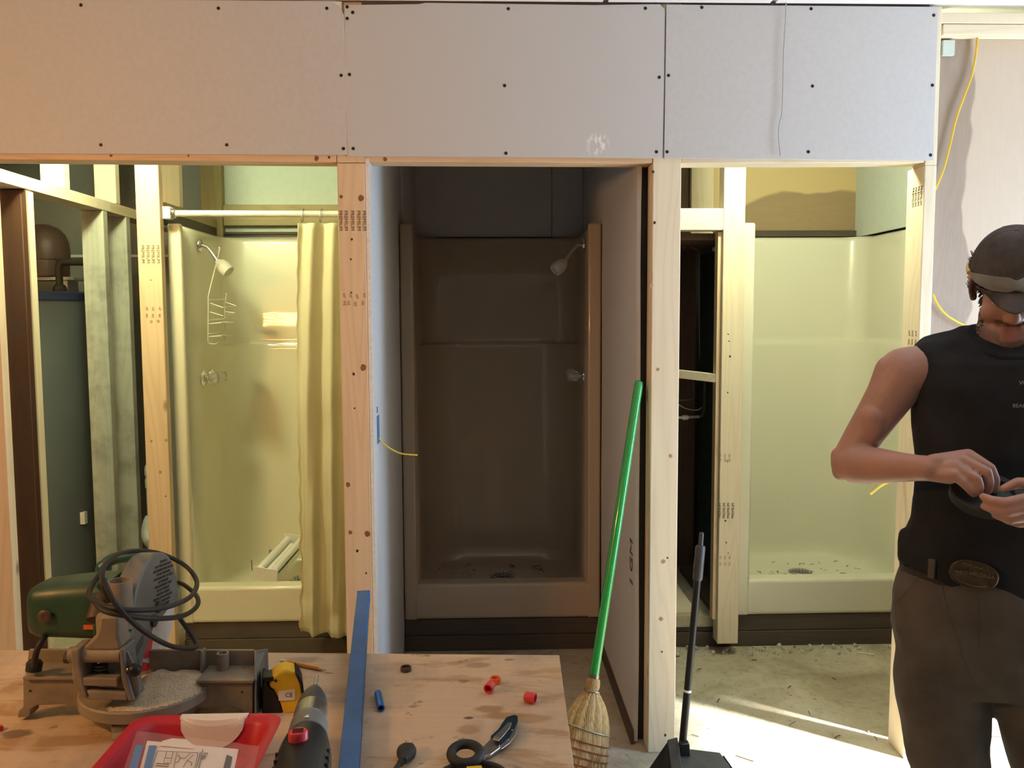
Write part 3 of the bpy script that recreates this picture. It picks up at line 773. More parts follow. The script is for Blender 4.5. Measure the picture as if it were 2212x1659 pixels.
for j in range(NV+1):
    t = j/NV; row = []
    xl = -.818-.045*t-.010*math.sin(t*5); xr = -.4955
    zt = zr-.045; zb = .118
    for i in range(NU+1):
        u = i/NU; uu = u+.012*math.sin(u*9+t*3)
        x = xl+(xr-xl)*uu
        amp = .016+.010*t
        y = 3.822+amp*math.sin(uu*2*PI*3.6+.9*math.sin(t*2.5))+.006*math.sin(uu*2*PI*9+t*7)*t-.018*t
        y += .012*noise.noise(V((x*14, t*9, 3)))*(.3+t)+.020*noise.noise(V((x*9, t*22, 8)))*max(0, t-.84)*6
        if u < .06: x += .006*math.sin(t*95)*(1-u/.06)*(.25+t)
        z = zt+(zb-zt)*t+.020*max(0, t-.9)*10*(math.sin(u*7)*.4)*t+(.012*(u < .18)*max(0, t-.95)*20)
        row.append(bm.verts.new(V((x, y, z))))
    g.append(row)
for a, b in zip(g, g[1:]):
    for k in range(NU): bm.faces.new((a[k], a[k+1], b[k+1], b[k]))
cs = obj('curtain_sheet', bm, 'curtain', cur, smooth=180)
so = cs.modifiers.new('thickness', 'SOLIDIFY'); so.thickness = .0012
for x in (-.80, -.72, -.64, -.60, -.58, -.53):
    bm = bmesh.new(); ring = [V((x+.004*math.sin(a), 3.845+.021*math.cos(a), zr-.010+.030*math.sin(a))) for a in [2*PI*k/20 for k in range(20)]]
    tube(bm, ring+[ring[0]], .0018, 6); obj('curtain_ring', bm, 'steel', cur, smooth=60)

# wire caddy hanging on the left shower arm
cad = thing('shower_caddy', 'empty white wire shower caddy hanging from the left shower arm', 'caddy', (-1.27, 4.10, 1.30))
Yc = 4.12; W3 = lambda x, y, Yv=Yc: at(x, y, Y=Yv)
bm = bmesh.new(); tube(bm, spline([W3(469, 545, 4.19), W3(473, 535), W3(474, 542), W3(462, 590), W3(451, 636), W3(450, 650)], 5)+[W3(449, 738), W3(453, 742), W3(465, 743), W3(474, 738)], .0024, 8); obj('hanger_frame', bm, 'white_plastic', cad, smooth=60)
bm = bmesh.new(); tube(bm, [W3(489, 633, 4.26), W3(488, 646, 4.26), W3(485, 660, 4.26), W3(487, 717, 4.26), W3(484, 735, 4.26)], .0022, 8); obj('rear_frame', bm, 'white_plastic', cad, smooth=60)
for pts in ([(451, 648, Yc), (487, 646, 4.26)], [(455, 655, Yc), (481, 664, 4.05), (511, 661, 4.22)], [(488, 653, 4.26), (511, 661, 4.22)],
            [(454, 674, Yc), (481, 682, 4.05), (508, 676, 4.22)], [(487, 673, 4.26), (508, 676, 4.22)], [(451, 692, Yc), (487, 688, 4.26)], [(451, 721, Yc), (487, 716, 4.26)]):
    bm = bmesh.new(); tube(bm, [W3(x, y, Y_) for x, y, Y_ in pts], .0021, 8); obj('basket_wire', bm, 'white_plastic', cad, smooth=60)
for y in (700, 728):
    bm = bmesh.new(); q = [W3(451, y, Yc), W3(478, y-2, 4.05), W3(505, y-2, 4.22), W3(487, y-4, 4.26)]
    prism(bm, q, (0, 0, .004)); obj('shelf', bm, 'white_plastic', cad)

# old two-tube light fixture dumped in the left stall pan
def px_dir(a, b): return (V(b)-V(a)).normalized()
A = at(573, 1241, Y=4.08); B = at(637, 1171, Y=4.48)
ax = (B-A).normalized(); L_ = (B-A).length
side = V((1, -.16, -.16)); side = (side-ax*side.dot(ax)).normalized(); nrm = side.cross(ax).normalized()
if nrm.z < 0: nrm = -nrm
TFX = Matrix(((side.x, ax.x, nrm.x, A.x), (side.y, ax.y, nrm.y, A.y), (side.z, ax.z, nrm.z, A.z), (0, 0, 0, 1)))
lf = thing('light_fixture', 'old white two-tube fluorescent fixture leaning in the left stall pan', 'light fixture', tuple(A))
def lfp(name, mat, *d, bevel=.0015):
    bm = bmesh.new(); box(bm, *d, T=TFX); return obj(name, bm, mat, lf, bevel)
lfp('housing', 'white_enamel', -.052, .052, .002, L_-.002, -.030, -.012)
lfp('side_lip', 'white_enamel', -.058, -.054, .002, L_-.002, -.030, .002); lfp('side_lip', 'white_enamel', .054, .058, .002, L_-.002, -.030, .002)
lfp('end_plate', 'white_enamel', -.062, .062, -.004, .001, -.034, .034); lfp('end_plate', 'white_enamel', -.062, .062, L_, L_+.005, -.034, .040)
lfp('ballast_cover', 'white_enamel', -.018, .018, .03, L_-.03, -.012, .006)
for s in (-1, 1):
    bm = bmesh.new(); lathe(bm, [(.010, .012), (.019, .022), (.019, L_-.022), (.010, L_-.012)], TFX @ V((s*.034, 0, .016)), ax, 16); obj('fluorescent_tube', bm, 'tube_glass', lf, smooth=40)
for p in ((-.066, .23, 0), (.04, .17, .012)): lfp('clip', 'steel', p[0]-.008, p[0]+.010, p[1], p[1]+.012, -.02, p[2]+.018, bevel=0)
bm = bmesh.new(); tube(bm, [TFX @ V((-.06, .02, -.02)), TFX @ V((-.078, .03, .0)), TFX @ V((-.092, .05, .035))], .002, 6); obj('lead_wire', bm, 'iron', lf, smooth=60)
# debris in the pans
def debris(name, lab, items, mat):
    bm = bmesh.new()
    for p, L, ang, r in items:
        d = V((math.cos(ang), math.sin(ang), .1))*L*.5
        tube(bm, [V(p)-d, V(p)+V((0, 0, r)), V(p)+d*.9+V((.3*r, 0, 0))], r, 5)
    return tag(obj(name, bm, mat), lab, 'debris', kind='stuff')
rnd = random.Random(3)
debris('pan_debris', 'small dark twigs and grit scattered in the middle stall pan',
       [((rnd.choice((-.26, -.2, -.1, .12, .28, .37))+rnd.uniform(-.03, .03), rnd.uniform(4.22, 4.52), .230), rnd.uniform(.01, .05), rnd.uniform(0, 3), rnd.uniform(.0009, .002)) for _ in range(22)], 'twig')
debris('pan_debris', 'brown twigs and grit around the drain of the right stall pan',
       [((rnd.uniform(1.30, 1.95), rnd.uniform(4.22, 4.52), .230), rnd.uniform(.006, .035), rnd.uniform(0, 3), rnd.uniform(.0008, .002)) for _ in range(40)], 'twig')
# ---- utility corner: water heater, pipe, dome, pvc drain
wh = thing('water_heater', 'grey cylindrical water heater tank behind the left open studs', 'water heater', (-2.36, 4.45, 0))
bm = bmesh.new(); lathe(bm, [(.27, .0), (.275, .03), (.275, 1.645), (.27, 1.652)], (-2.30, 4.45, 0), seg=48); obj('tank', bm, 'tank', wh, smooth=30)
bm = bmesh.new(); lathe(bm, [(.279, 1.645), (.282, 1.65), (.282, 1.682), (.275, 1.690), (.0, 1.695)], (-2.30, 4.45, 0), seg=48); obj('top_rim', bm, 'tank_blue', wh, smooth=30)
bm = bmesh.new(); lathe(bm, [(.03, 1.69), (.035, 1.70), (.028, 1.72), (.018, 1.73)], (-2.135, 4.40, 0), seg=16); tube(bm, spline([(-2.135, 4.40, 1.70), (-2.135, 4.40, 1.80), (-2.125, 4.40, 1.832), (-2.09, 4.40, 1.838), (-1.93, 4.40, 1.836)], 6), .017, 12); obj('outlet_pipe', bm, 'iron', wh, smooth=50)
bm = bmesh.new(); box(bm, -2.305, -2.30+.27, 4.33, 4.36, .52, .58); obj('valve_plate', bm, 'white_plastic', wh)
shl = thing('wall_shelf', 'small white shelf on brackets above the water heater', 'shelf', (-2.28, 4.62, 1.72))
bm = bmesh.new(); box(bm, -2.55, -2.125, 4.53, 4.68, 1.755, 1.772); obj('shelf_board', bm, 'white_enamel', shl, bevel=.002)
for x in (-2.40, -2.185):
    bm = bmesh.new(); box(bm, x, x+.022, 4.54, 4.66, 1.699, 1.753); obj('bracket', bm, 'white_enamel', shl)
dm = thing('pressure_dome', 'dark brown plastic dome standing on the white utility shelf', 'tank', (-2.32, 4.60, 1.773))
bm = bmesh.new(); lathe(bm, [(.085, 1.773), (.115, 1.776), (.117, 1.86)], (-2.305, 4.605, 0), seg=32); obj('dome_base', bm, 'brown_plastic', dm, smooth=30)
bm = bmesh.new(); lathe(bm, [(.120, 1.862), (.122, 1.90), (.118, 1.95), (.102, 1.995), (.07, 2.028), (.03, 2.045), (0, 2.048)], (-2.305, 4.605, 0), seg=32); obj('dome_cover', bm, 'brown_plastic', dm, smooth=40)
pv = thing('drain_pipe', 'white plastic drain pipe with trap beside the yellow stud', 'pipe', (-1.63, 4.3, .3))
px_ = at(326, 1060, Y=4.30).x
zz = lambda y: at(326, y, Y=4.30).z
bm = bmesh.new(); lathe(bm, [(.022, zz(1125)), (.022, zz(1055)), (.026, zz(1053)), (.026, zz(1035)), (.023, zz(1033)), (.023, zz(1028)), (.027, zz(1026)), (.027, zz(1012)), (.022, zz(1005)), (.010, zz(1000))], (px_, 4.30, 0), seg=20); obj('riser', bm, 'pvc', pv, smooth=40)
bm = bmesh.new(); tube(bm, spline([(px_, 4.30, zz(1118)), (px_-.01, 4.29, zz(1130)), (px_-.012, 4.27, zz(1150)), (px_+.01, 4.25, zz(1165)), (px_+.03, 4.24, zz(1172)), (px_+.03, 4.24, 0.0)], 6), .032, 14); obj('trap', bm, 'pvc', pv, smooth=50)
# ---- niche contents
np_ = thing('water_pipe', 'dark water pipes with elbows in the pipe niche', 'pipe', (.9, 4.4, .9))
Yn = 4.40; N = lambda x, y: at(x, y, Y=Yn)
bm = bmesh.new(); tube(bm, [N(1452, 903), N(1478, 902), N(1510, 900)], .010, 12); obj('run', bm, 'steel', np_, smooth=50)
bm = bmesh.new(); lathe(bm, [(.013, 0), (.014, .005), (.013, .03)], N(1474, 902), (1, 0, 0), 12); obj('coupling', bm, 'white_plastic', np_, smooth=40)
bm = bmesh.new(); tube(bm, spline([N(1506, 900), N(1516, 899), N(1520, 890), N(1521, 876)], 5)+[N(1523, 820)], .0085, 12); obj('riser', bm, 'iron', np_, smooth=50)
bm = bmesh.new(); tube(bm, [N(1452, 866), N(1480, 865), N(1492, 864)]+[N(1497, 860), N(1499, 815)], .0065, 10); obj('branch', bm, 'iron', np_, smooth=50)
bm = bmesh.new(); tube(bm, spline([N(1458, 868), N(1480, 882), N(1505, 886), N(1516, 880)], 6), .0028, 8); obj('flex_line', bm, 'steel', np_, smooth=50)
bm = bmesh.new(); box(bm, N(1460, 0).x, N(1468.5, 0).x, Yn-.02, Yn-.008, N(0, 958).z, N(0, 917).z); obj('valve_handle', bm, 'red_paint', np_, bevel=.003, label='red valve handle')
bs = thing('brace_board', 'short pine brace board crossing the pipe niche', 'board', (.9, 4.1, 1.35))
bm = bmesh.new(); za = at(1465, 782, Y=4.35).z; zb2 = at(1543, 806, Y=3.90).z
prism(bm, [(.655, 4.36, za), (1.036, 3.92, zb2), (1.036, 3.83, zb2), (.655, 4.27, za)], (0, 0, -.038)); obj('board', bm, 'spruce_x', bs, bevel=.002)
hw = bmesh.new(); tube(hw, spline([at(1477, 538, Y=4.3), at(1489, 522, Y=4.3), at(1491, 518, Y=4.3), at(1494, 534, Y=4.3), at(1512, 543, Y=4.3)], 6), .0014, 6); tube(hw, [at(1494, 534, Y=4.3), at(1510, 540, Y=4.3), at(1511, 775, Y=4.3)], .0012, 6)
tag(obj('hanging_wire', hw, 'grey_wire', smooth=60), 'thin bent wire hanging in the top of the pipe niche', 'wire')
# ---- cables
def cable(name, lab, mat, pts, r, n=8, flat=1.0, seg=10):
    bm = bmesh.new(); tube(bm, spline(pts, n), r, seg, flat=flat); return tag(obj(name, bm, mat, smooth=60), lab, 'cable')
Yk = 2.985
cable('electric_cable', 'yellow cable hanging from the top plate at upper right', 'yellow_cable', [at(x, y, Y=Yk) for x, y in ((2112, 70), (2109, 110), (2100, 160), (2084, 205), (2066, 255), (2053, 310), (2040, 360), (2027, 395), (2019, 412))], .0052, flat=.6)
cable('electric_cable', 'yellow cable curving behind the shoulder of the man', 'yellow_cable', [at(x, y, Y=Yk) for x, y in ((2016, 636), (2024, 655), (2042, 678), (2066, 694), (2092, 706), (2130, 722), (2170, 735), (2240, 742))], .0052, flat=.6)
cable('electric_cable', 'short yellow cable end sticking out below the forearm of the man', 'yellow_cable', [(1.507, 2.985, .99), at(1935, 1036, Y=2.96), at(1905, 1049, Y=2.95), at(1880, 1068, Y=2.95)], .0052, flat=.6)
cable('ceiling_wire', 'thin grey wire hanging down the right drywall board', 'grey_wire', [at(x, y, Y=2.918) for x, y in ((1698, -4), (1697, 40), (1693, 110), (1691, 190), (1689, 245), (1684, 265), (1682, 290), (1684, 318), (1686, 336))], .0016, seg=6)
ob = thing('outlet_box', 'blue electrical box set in the left drywall of the dark bay', 'electrical box', (-.386, 3.04, 1.16))
def lx(y): return at(815, y, X=-.3865)
z0, z1 = at(816, 958, X=-.3865).z, at(816, 898, X=-.3865).z; Yo = at(816, 930, X=-.3865).y
bm = bmesh.new(); box(bm, -.393, -.3845, Yo-.02, Yo+.035, z0, z1); obj('box', bm, 'blue_box', ob)
bm = bmesh.new(); box(bm, -.3862, -.3850, Yo-.016, Yo-.002, z1+.012, z1+.034); obj('ear_hole', bm, 'wall_dark', ob)
cable('electric_cable', 'yellow cable stub curving out of the blue outlet box', 'yellow_cable', [(-.386, Yo+.015, z0+.018), at(826, 956, Y=Yo+.02), at(845, 970, Y=Yo+.03), at(868, 980, Y=Yo+.04), at(902, 983, Y=Yo+.05)], .0050, flat=.6)
# ---- rubble along the right sill
rb = bmesh.new(); rnd = random.Random(11)
for i in range(170):
    x = rnd.uniform(.69, 2.0); y = 3.895-abs(rnd.gauss(0, .05)); s = rnd.choice((.004, .005, .006, .008, .010, .014, .018 if i < 60 else .006))
    if i > 120: x, y, s = rnd.uniform(.7, 1.6), rnd.uniform(3.0, 3.85), rnd.choice((.003, .004, .005))
    T = Euler((rnd.uniform(0, 3), rnd.uniform(0, 3), rnd.uniform(0, 3))).to_matrix()
    bmesh.ops.create_icosphere(rb, subdivisions=1, radius=s, matrix=Matrix.Translation((x, y, s*.45)) @ T.to_4x4() @ Matrix.Diagonal((1, .75, .55, 1)))
tag(obj('rubble', rb, 'rubble'), 'pale concrete crumbs along the right sill timber', 'rubble', kind='stuff')
debris('floor_debris', 'dark wood splinters on the lit concrete of the right bay', [((rnd.uniform(.72, 1.5), rnd.uniform(3.0, 3.8), .004), rnd.uniform(.01, .035), rnd.uniform(0, 3), rnd.uniform(.001, .0022)) for _ in range(13)], 'twig')
for (x, y, L, a) in ((1870, 1412, .07, -.4), (1612, 1637, .06, -.7)):
    q = at(x, y, z=.004); d = V((math.cos(a), math.sin(a), 0))*L/2; bm = bmesh.new(); tube(bm, [q-d, q, q+d], .004, 6)
    tag(obj('wood_splinter', bm, 'spruce_x', smooth=60), 'pale wood splinter on the floor near the right sill timber' if y < 1500 else 'wood splinter on the sunlit floor beside the dustpan', 'splinter')

# ============================================================ workbench
TZ = .80
wb_ = thing('workbench', 'worn plywood workbench top in the foreground under the tools', 'workbench', (-.6, 1.4, 0))
tc = [at(-260, 1402, z=TZ), at(1208, 1415, z=TZ), at(1241, 1665, z=TZ)]
dirn = (tc[2]-tc[1]).normalized(); far = (tc[0]-tc[1]).normalized()
P0 = tc[1]; P1 = P0+dirn*1.15; P2 = P1+far*1.62; P3 = P0+far*1.62
bm = bmesh.new(); prism(bm, [P0, P1, P2, P3], (0, 0, -.019)); obj('plywood_top', bm, 'table', wb_, bevel=.0012)
for u, v_ in ((.08, .12), (.08, 1.05), (1.48, .12), (1.48, 1.05)):
    c = P0+far*u+dirn*v_; bbox('leg', 'sawhorse', wb_, c.x-.045, c.x+.045, c.y-.02, c.y+.02, 0, TZ-.108, .003)
for v_ in (.12, 1.05):
    a_, c_ = P0+far*.03+dirn*v_, P0+far*1.55+dirn*v_
    bbox('rail', 'pine_x', wb_, c_.x, a_.x, a_.y-.019, a_.y+.019, TZ-.107, TZ-.0195, .003)
def T(x, y, dz=0): return at(x, y, z=TZ+dz)
# ---- box level lying across the bench and out past its far edge
a_ = at(785, 1276, z=.832); b_ = at(752, 1659, z=.832); d = (a_-b_).normalized(); sd = V((d.y, -d.x, 0))
lev = thing('box_level', 'long blue box level lying on the bench past its far edge', 'level', tuple(at(752, 1659, z=TZ)))
L0 = a_-d*1.22
def lv_(name, mat, u0, u1, v0, v1, z0, z1, bevel=.002):
    bm = bmesh.new(); Tm = Matrix(((d.x, -sd.x, 0, L0.x), (d.y, -sd.y, 0, L0.y), (0, 0, 1, TZ), (0, 0, 0, 1)))
    box(bm, u0, u1, v0, v1, z0, z1, T=Tm); return obj(name, bm, mat, lev, bevel)
lv_('beam', 'blue_paint', 0, 1.219, -.0165, .0165, .0006, .0315); lv_('end_cap', 'blue_cap', 1.2192, 1.2225, -.0175, .0175, .0004, .0320)
lv_('groove', 'navy', .02, 1.21, -.0172, -.0166, .012, .0135, 0)
# ---- pencil
pe = thing('pencil', 'sharpened orange pencil lying near the far bench edge', 'pencil', tuple(T(660, 1440)))
a_, b_ = T(611, 1428, .0045), T(716, 1450, .0045); d = (b_-a_).normalized()
for nm, mt, pr_ in (('ferrule', 'brass', [(.0040, 0), (.0041, .013)]), ('eraser', 'label_white', [(.0036, -.006), (.0038, -.0005)]), ('barrel', 'pencil', [(.0042, .0133), (.0042, .098)]), ('point', 'pine_x', [(.0041, .0985), (.0012, .113)]), ('lead', 'iron', [(.0011, .1132), (.0002, .117)])):
    bm = bmesh.new(); lathe(bm, pr_, a_, d, 6 if nm == 'barrel' else 12); obj(nm, bm, mt, pe, smooth=30)
# ---- tape measure
tm = thing('tape_measure', 'yellow and black tape measure standing beside the mitre saw', 'tape measure', tuple(T(608, 1540)))
Yt = 1.615; ip = lambda pts, Y=Yt: [at(x, y, Y=Y) for x, y in pts]
dep = V((-.012, .046, 0))
bm = bmesh.new(); prism(bm, ip([(580, 1484), (586, 1464), (600, 1452), (618, 1447), (636, 1451), (648, 1462), (654, 1480), (655, 1508), (651, 1532), (642, 1543), (612, 1545), (604, 1515), (592, 1492)]), dep); obj('yellow_case', bm, 'tape_yellow', tm, bevel=.006, seg=3, smooth=50)
bm = bmesh.new(); prism(bm, ip([(566, 1476), (569, 1462), (576, 1464), (579, 1484), (592, 1493), (603, 1516), (611, 1545), (606, 1547), (566, 1546)]), dep); obj('rubber_grip', bm, 'black_plastic', tm, bevel=.003, seg=2)
bm = bmesh.new(); q = [at(x, y, Y=Yt-.004) for x, y in ((637, 1452), (648, 1461), (655, 1478), (657, 1500), (651, 1500), (648, 1480), (642, 1466))]; prism(bm, q, dep*1.15); obj('back_grip', bm, 'black_plastic', tm, bevel=.002)
bm = bmesh.new(); prism(bm, ip([(566, 1464), (590, 1462), (592, 1472), (571, 1474)], Yt-.002), dep*.8); obj('blade_lock', bm, 'black_plastic', tm, bevel=.002)
bm = bmesh.new(); prism(bm, ip([(601, 1494), (637, 1490), (637, 1508), (634, 1512), (602, 1514)], Yt-.0025), (0, .002, 0)); lb = obj('label', bm, 'label_white', tm, label='white label')
Tt = TF(at(624, 1502, Y=Yt-.0026), (1, 0, 0), (0, 0, 1)); text('label_print', 'CE', .012, 'ink', lb, Tt)
bm = bmesh.new(); lathe(bm, [(.003, 0), (.003, .002), (0, .002)], at(596, 1470, Y=Yt-.002), (0, -1, 0), 10); obj('case_screw', bm, 'rubber', tm)
# ---- small caps
bm = bmesh.new(); c = T(877, 1449); lathe(bm, [(.0112, 0), (.0118, .001), (.0118, .0085), (.0112, .0095), (.0098, .0095), (.0094, .003), (0, .0028)], c, seg=28)
tag(obj('plastic_ring', bm, 'brown_plastic', smooth=40), 'small dark brown plastic ring cap on the bench', 'cap')
bm = bmesh.new(); a_, b_ = T(816, 1496, .0075), T(823, 1530, .0075); d = (b_-a_).normalized(); L = (b_-a_).length
lathe(bm, [(.0045, -.002), (.0068, .0015), (.0074, .006), (.0074, L-.002), (.0070, L), (.0050, L), (.0046, L-.012), (0, L-.012)], a_, d, 20)
tag(obj('pen_cap', bm, 'blue_cap', smooth=40), 'blue plastic cap lying right of the blue level', 'cap')
def redcap(p, d, r, L, name, lab, mat):
    bm = bmesh.new(); lathe(bm, [(.0, 0), (r*.75, 0), (r*.95, .002), (r, L*.5), (r*1.05, L*.9), (r*1.02, L), (r*.78, L), (r*.74, .008), (0, .008)], p, d, 22)
    return tag(obj(name, bm, mat, smooth=40), lab, 'cap')
c = T(1145, 1506, .0108); redcap(c+V((-.010, .004, .0)), (1, -.45, -.05), .0105, .022, 'thread_protector', 'red plastic cap on its side nearest the right bench edge', 'red_cap')
c = T(1062, 1486, .010); redcap(c+V((.0, .010, .004)), (-.35, -.9, -.12), .0098, .020, 'thread_protector', 'red plastic cap leaning on the orange ring', 'red_cap')
bm = bmesh.new(); c = T(1070, 1476); lathe(bm, [(.0098, 0), (.0112, .001), (.0116, .012), (.0106, .013), (.0088, .012), (.0086, .002), (0, .0016)], c, seg=26)
tag(obj('plastic_ring', bm, 'orange_cap', smooth=40), 'orange plastic ring behind the leaning red cap', 'cap')
bm = bmesh.new(); c = T(-1, 1578); lathe(bm, [(.006, 0), (.007, .004), (.005, .009), (0, .010)], c, seg=14)
tag(obj('thread_protector', bm, 'red_cap', smooth=40), 'tiny red cap at the left edge of the bench', 'cap')
# ---- folding utility knife
kn = thing('utility_knife', 'open folding utility knife with dark blue handle on the bench', 'knife', tuple(T(1085, 1600)))
def flat(name, px, z0, z1, mat, bevel=.0008):
    bm = bmesh.new(); prism(bm, [T(x, y, z0) for x, y in px], (0, 0, z1-z0)); return obj(name, bm, mat, kn, bevel)
flat('handle', [(1060, 1600), (1076, 1586), (1087, 1569), (1094, 1559), (1111, 1554), (1118, 1556), (1119, 1567), (1113, 1588), (1101, 1605), (1084, 1619), (1078, 1612)], .003, .0125, 'knife_blue')
flat('handle_spine', [(1079, 1613), (1101, 1594), (1112, 1574), (1117, 1561), (1119, 1566), (1113, 1589), (1101, 1606), (1084, 1619)], .0127, .0138, 'steel', .0003)
flat('belt_clip', [(1065, 1598), (1066, 1593), (1084, 1576), (1098, 1561), (1105, 1563), (1102, 1573), (1090, 1588), (1078, 1601)], .0140, .0155, 'steel')
flat('clip_bend', [(1064, 1598), (1067, 1592), (1079, 1594), (1078, 1602)], .0156, .0172, 'brass')
flat('blade_holder', [(1038, 1624), (1060, 1603), (1082, 1609), (1084, 1618), (1060, 1636), (1046, 1640)], .004, .0095, 'steel')
flat('blade', [(1030, 1634), (1040, 1622), (1050, 1638), (1046, 1641)], .006, .0068, 'steel', 0)
for x, y in ((1103, 1562), (1105, 1577), (1077, 1611), (1096, 1598)):
    bm = bmesh.new(); lathe(bm, [(.002, 0), (.0018, .001), (0, .001)], T(x, y, .0139), seg=10); obj('rivet', bm, 'chrome', kn)
# ---- plug and cord on the bench
pg = thing('power_plug', 'black power plug and cord lying right of the level', 'plug', tuple(T(885, 1630)))
a_, b_ = T(884, 1609, .012), T(872, 1640, .012); d = (a_-b_).normalized(); s_ = V((d.y, -d.x, 0))
bm = bmesh.new()
rings = []
for u, w_, h in ((-.006, .006, .006), (.0, .008, .007), (.012, .0135, .0095), (.020, .0165, .0115), (.030, .0165, .0115), (.038, .0125, .010), (.040, .0100, .008)):
    rings.append([b_+d*u+s_*w_*(abs(math.cos(t))**.7*math.copysign(1, math.cos(t)))+V((0, 0, h*(abs(math.sin(t))**.7*math.copysign(1, math.sin(t))))) for t in [2*PI*k/20 for k in range(20)]])
loft(bm, rings); obj('plug_body', bm, 'rubber', pg, smooth=50)
for v_ in (-.006, .006):
    bm = bmesh.new(); prism(bm, [b_+d*.0395+s_*(v_-.0008), b_+d*.0395+s_*(v_+.0008), b_+d*.056+s_*(v_+.0008), b_+d*.056+s_*(v_-.0008)], (0, 0, .006)); obj('prong', bm, 'brass', pg)
bm = bmesh.new(); tube(bm, spline([b_-d*.004, T(862, 1652, .009), T(845, 1676, .006), T(815, 1720, .005), T(800, 1780, .005)], 8), [.0062]*8+[.0048]*25, 12); obj('cord', bm, 'rubber', pg, smooth=60)
# ---- coiled black charger cord with yellow tag
cc = thing('cord_coil', 'coil of black cord with a yellow tag at the front bench edge', 'cord', tuple(T(1010, 1665)))
c0 = T(1006, 1650, .012); bm = bmesh.new()
ring = [c0+V((.024*math.cos(a), .0225*math.sin(a), .018+.005*math.sin(a))) for a in [2*PI*k/40 for k in range(41)]]
tube(bm, ring, .0085, 12, flat=.95); obj('tight_loop', bm, 'rubber', cc, smooth=60)
c1 = T(1020, 1690, .008); pts = []
for k in range(121):
    a = 2*PI*k/40; r = .055+.004*math.sin(k*.31); pts.append(c1+V((r*math.cos(a), r*.8*math.sin(a), .002+.0035*(k/40)+.002*math.sin(k*.2))))
bm = bmesh.new(); tube(bm, pts, .0048, 10); obj('loose_loops', bm, 'rubber', cc, smooth=60)
bm = bmesh.new(); prism(bm, [T(1008, 1657, .036), T(1040, 1655, .036), T(1046, 1672, .036), T(1008, 1674, .036)], (0, 0, .0012)); obj('yellow_tag', bm, 'tape_yellow', cc)
# ---- red bin with instruction bag
X0, X1, YB0, YB1 = -.612, -.362, 1.10, 1.470; rz = .868
bn = thing('storage_bin', 'red plastic open bin with cream label in the front left', 'bin', ((X0+X1)/2, 1.29, TZ))
def rrect(x0, x1, y0, y1, r, z, n=7):
    out = []
    for cx, cy, a0 in ((x1-r, y1-r, 0), (x0+r, y1-r, PI/2), (x0+r, y0+r, PI), (x1-r, y0+r, 1.5*PI)):
        for k in range(n+1):
            a = a0+k*PI/2/n; out.append(V((cx+r*math.cos(a), cy+r*math.sin(a), z)))
    return out
def rr(o, z, r=.035): return rrect(X0+o, X1-o, YB0+o, YB1-o, r, z)
bm = bmesh.new()
loft(bm, [rr(.030, TZ+.001), rr(.014, rz-.008), rr(-.002, rz-.006), rr(-.004, rz-.001), rr(.0, rz), rr(.014, rz-.002), rr(.019, rz-.010), rr(.034, TZ+.006, .028)])
obj('bin_body', bm, 'red_bin', bn, smooth=50)
bm = bmesh.new(); cxl = at(458, 1552, Y=1.45).x; g = []
rimprof = [(-.004, -.0008), (-.001, .0007), (.006, .0004), (.0145, -.0012), (.0200, -.0098), (.0345, -.0640)]   # (inward, height) of the wall under the label
for i in range(21):
    u = -1+2*i/20; x = cxl+.058*u; reach = .010+.055*math.sqrt(max(0, 1-u*u)); row = []
    for j in range(8):
        s = -.001+(reach+.001)*j/7; k = 0; rem = s+.004
        while k < 4 and rem > math.hypot(rimprof[k+1][0]-rimprof[k][0], rimprof[k+1][1]-rimprof[k][1]):
            rem -= math.hypot(rimprof[k+1][0]-rimprof[k][0], rimprof[k+1][1]-rimprof[k][1]); k += 1
        L = math.hypot(rimprof[k+1][0]-rimprof[k][0], rimprof[k+1][1]-rimprof[k][1]); f = rem/L
        o_ = rimprof[k][0]+(rimprof[k+1][0]-rimprof[k][0])*f; h = rimprof[k][1]+(rimprof[k+1][1]-rimprof[k][1])*f
        row.append(V((x, YB1-o_-.0010, rz+h+.0008)))
    g.append(row)
vv = [[bm.verts.new(p) for p in r] for r in g]
for a, b in zip(vv, vv[1:]):
    for k in range(7): bm.faces.new((a[k], a[k+1], b[k+1], b[k]))
lb = obj('rim_label', bm, 'label_white', bn, label='cream half-round label on the far rim'); so = lb.modifiers.new('t', 'SOLIDIFY'); so.thickness = .0006; so.offset = 1
bg = thing('instruction_bag', 'clear plastic bag of printed instructions lying in the red bin', 'bag', (-.48, 1.33, .86))
BZ = .880
def bp(x, y, z=BZ): return at(x, y, z=z)
def bil(c, u, v_): return c[0]*(1-u)*(1-v_)+c[1]*u*(1-v_)+c[2]*u*v_+c[3]*(1-u)*v_
cb = [bp(296, 1583, .872), bp(560, 1616, .878), bp(520, 1790, .878), bp(225, 1790, .872)]
def bz(u, v_): return .006*math.sin(PI*u)*math.sin(PI*min(1, v_*1.3))+.0022*noise.noise(V((u*7, v_*9, 2)))
bm = bmesh.new(); g = [[bm.verts.new(bil(cb, i/26, j/26)+V((0, 0, .004+bz(i/26, j/26)))) for i in range(27)] for j in range(27)]
for a, b in zip(g, g[1:]):
    for k in range(26): bm.faces.new((a[k], a[k+1], b[k+1], b[k]))
so = obj('clear_bag', bm, 'bag', bg, smooth=180).modifiers.new('t', 'SOLIDIFY'); so.thickness = .0004
pc = [bp(318, 1600, .873), bp(515, 1618, .876), bp(478, 1790, .876), bp(268, 1790, .873)]
bm = bmesh.new(); prism(bm, pc, (0, 0, -.0012)); pap = obj('instruction_sheet', bm, 'paper', bg)
def onp(name, mat, pts, lift=.0004, par=None):
    bm = bmesh.new(); prism(bm, [p+V((0, 0, lift)) for p in pts], (0, 0, .0003)); return obj(name, bm, mat, par or pap)
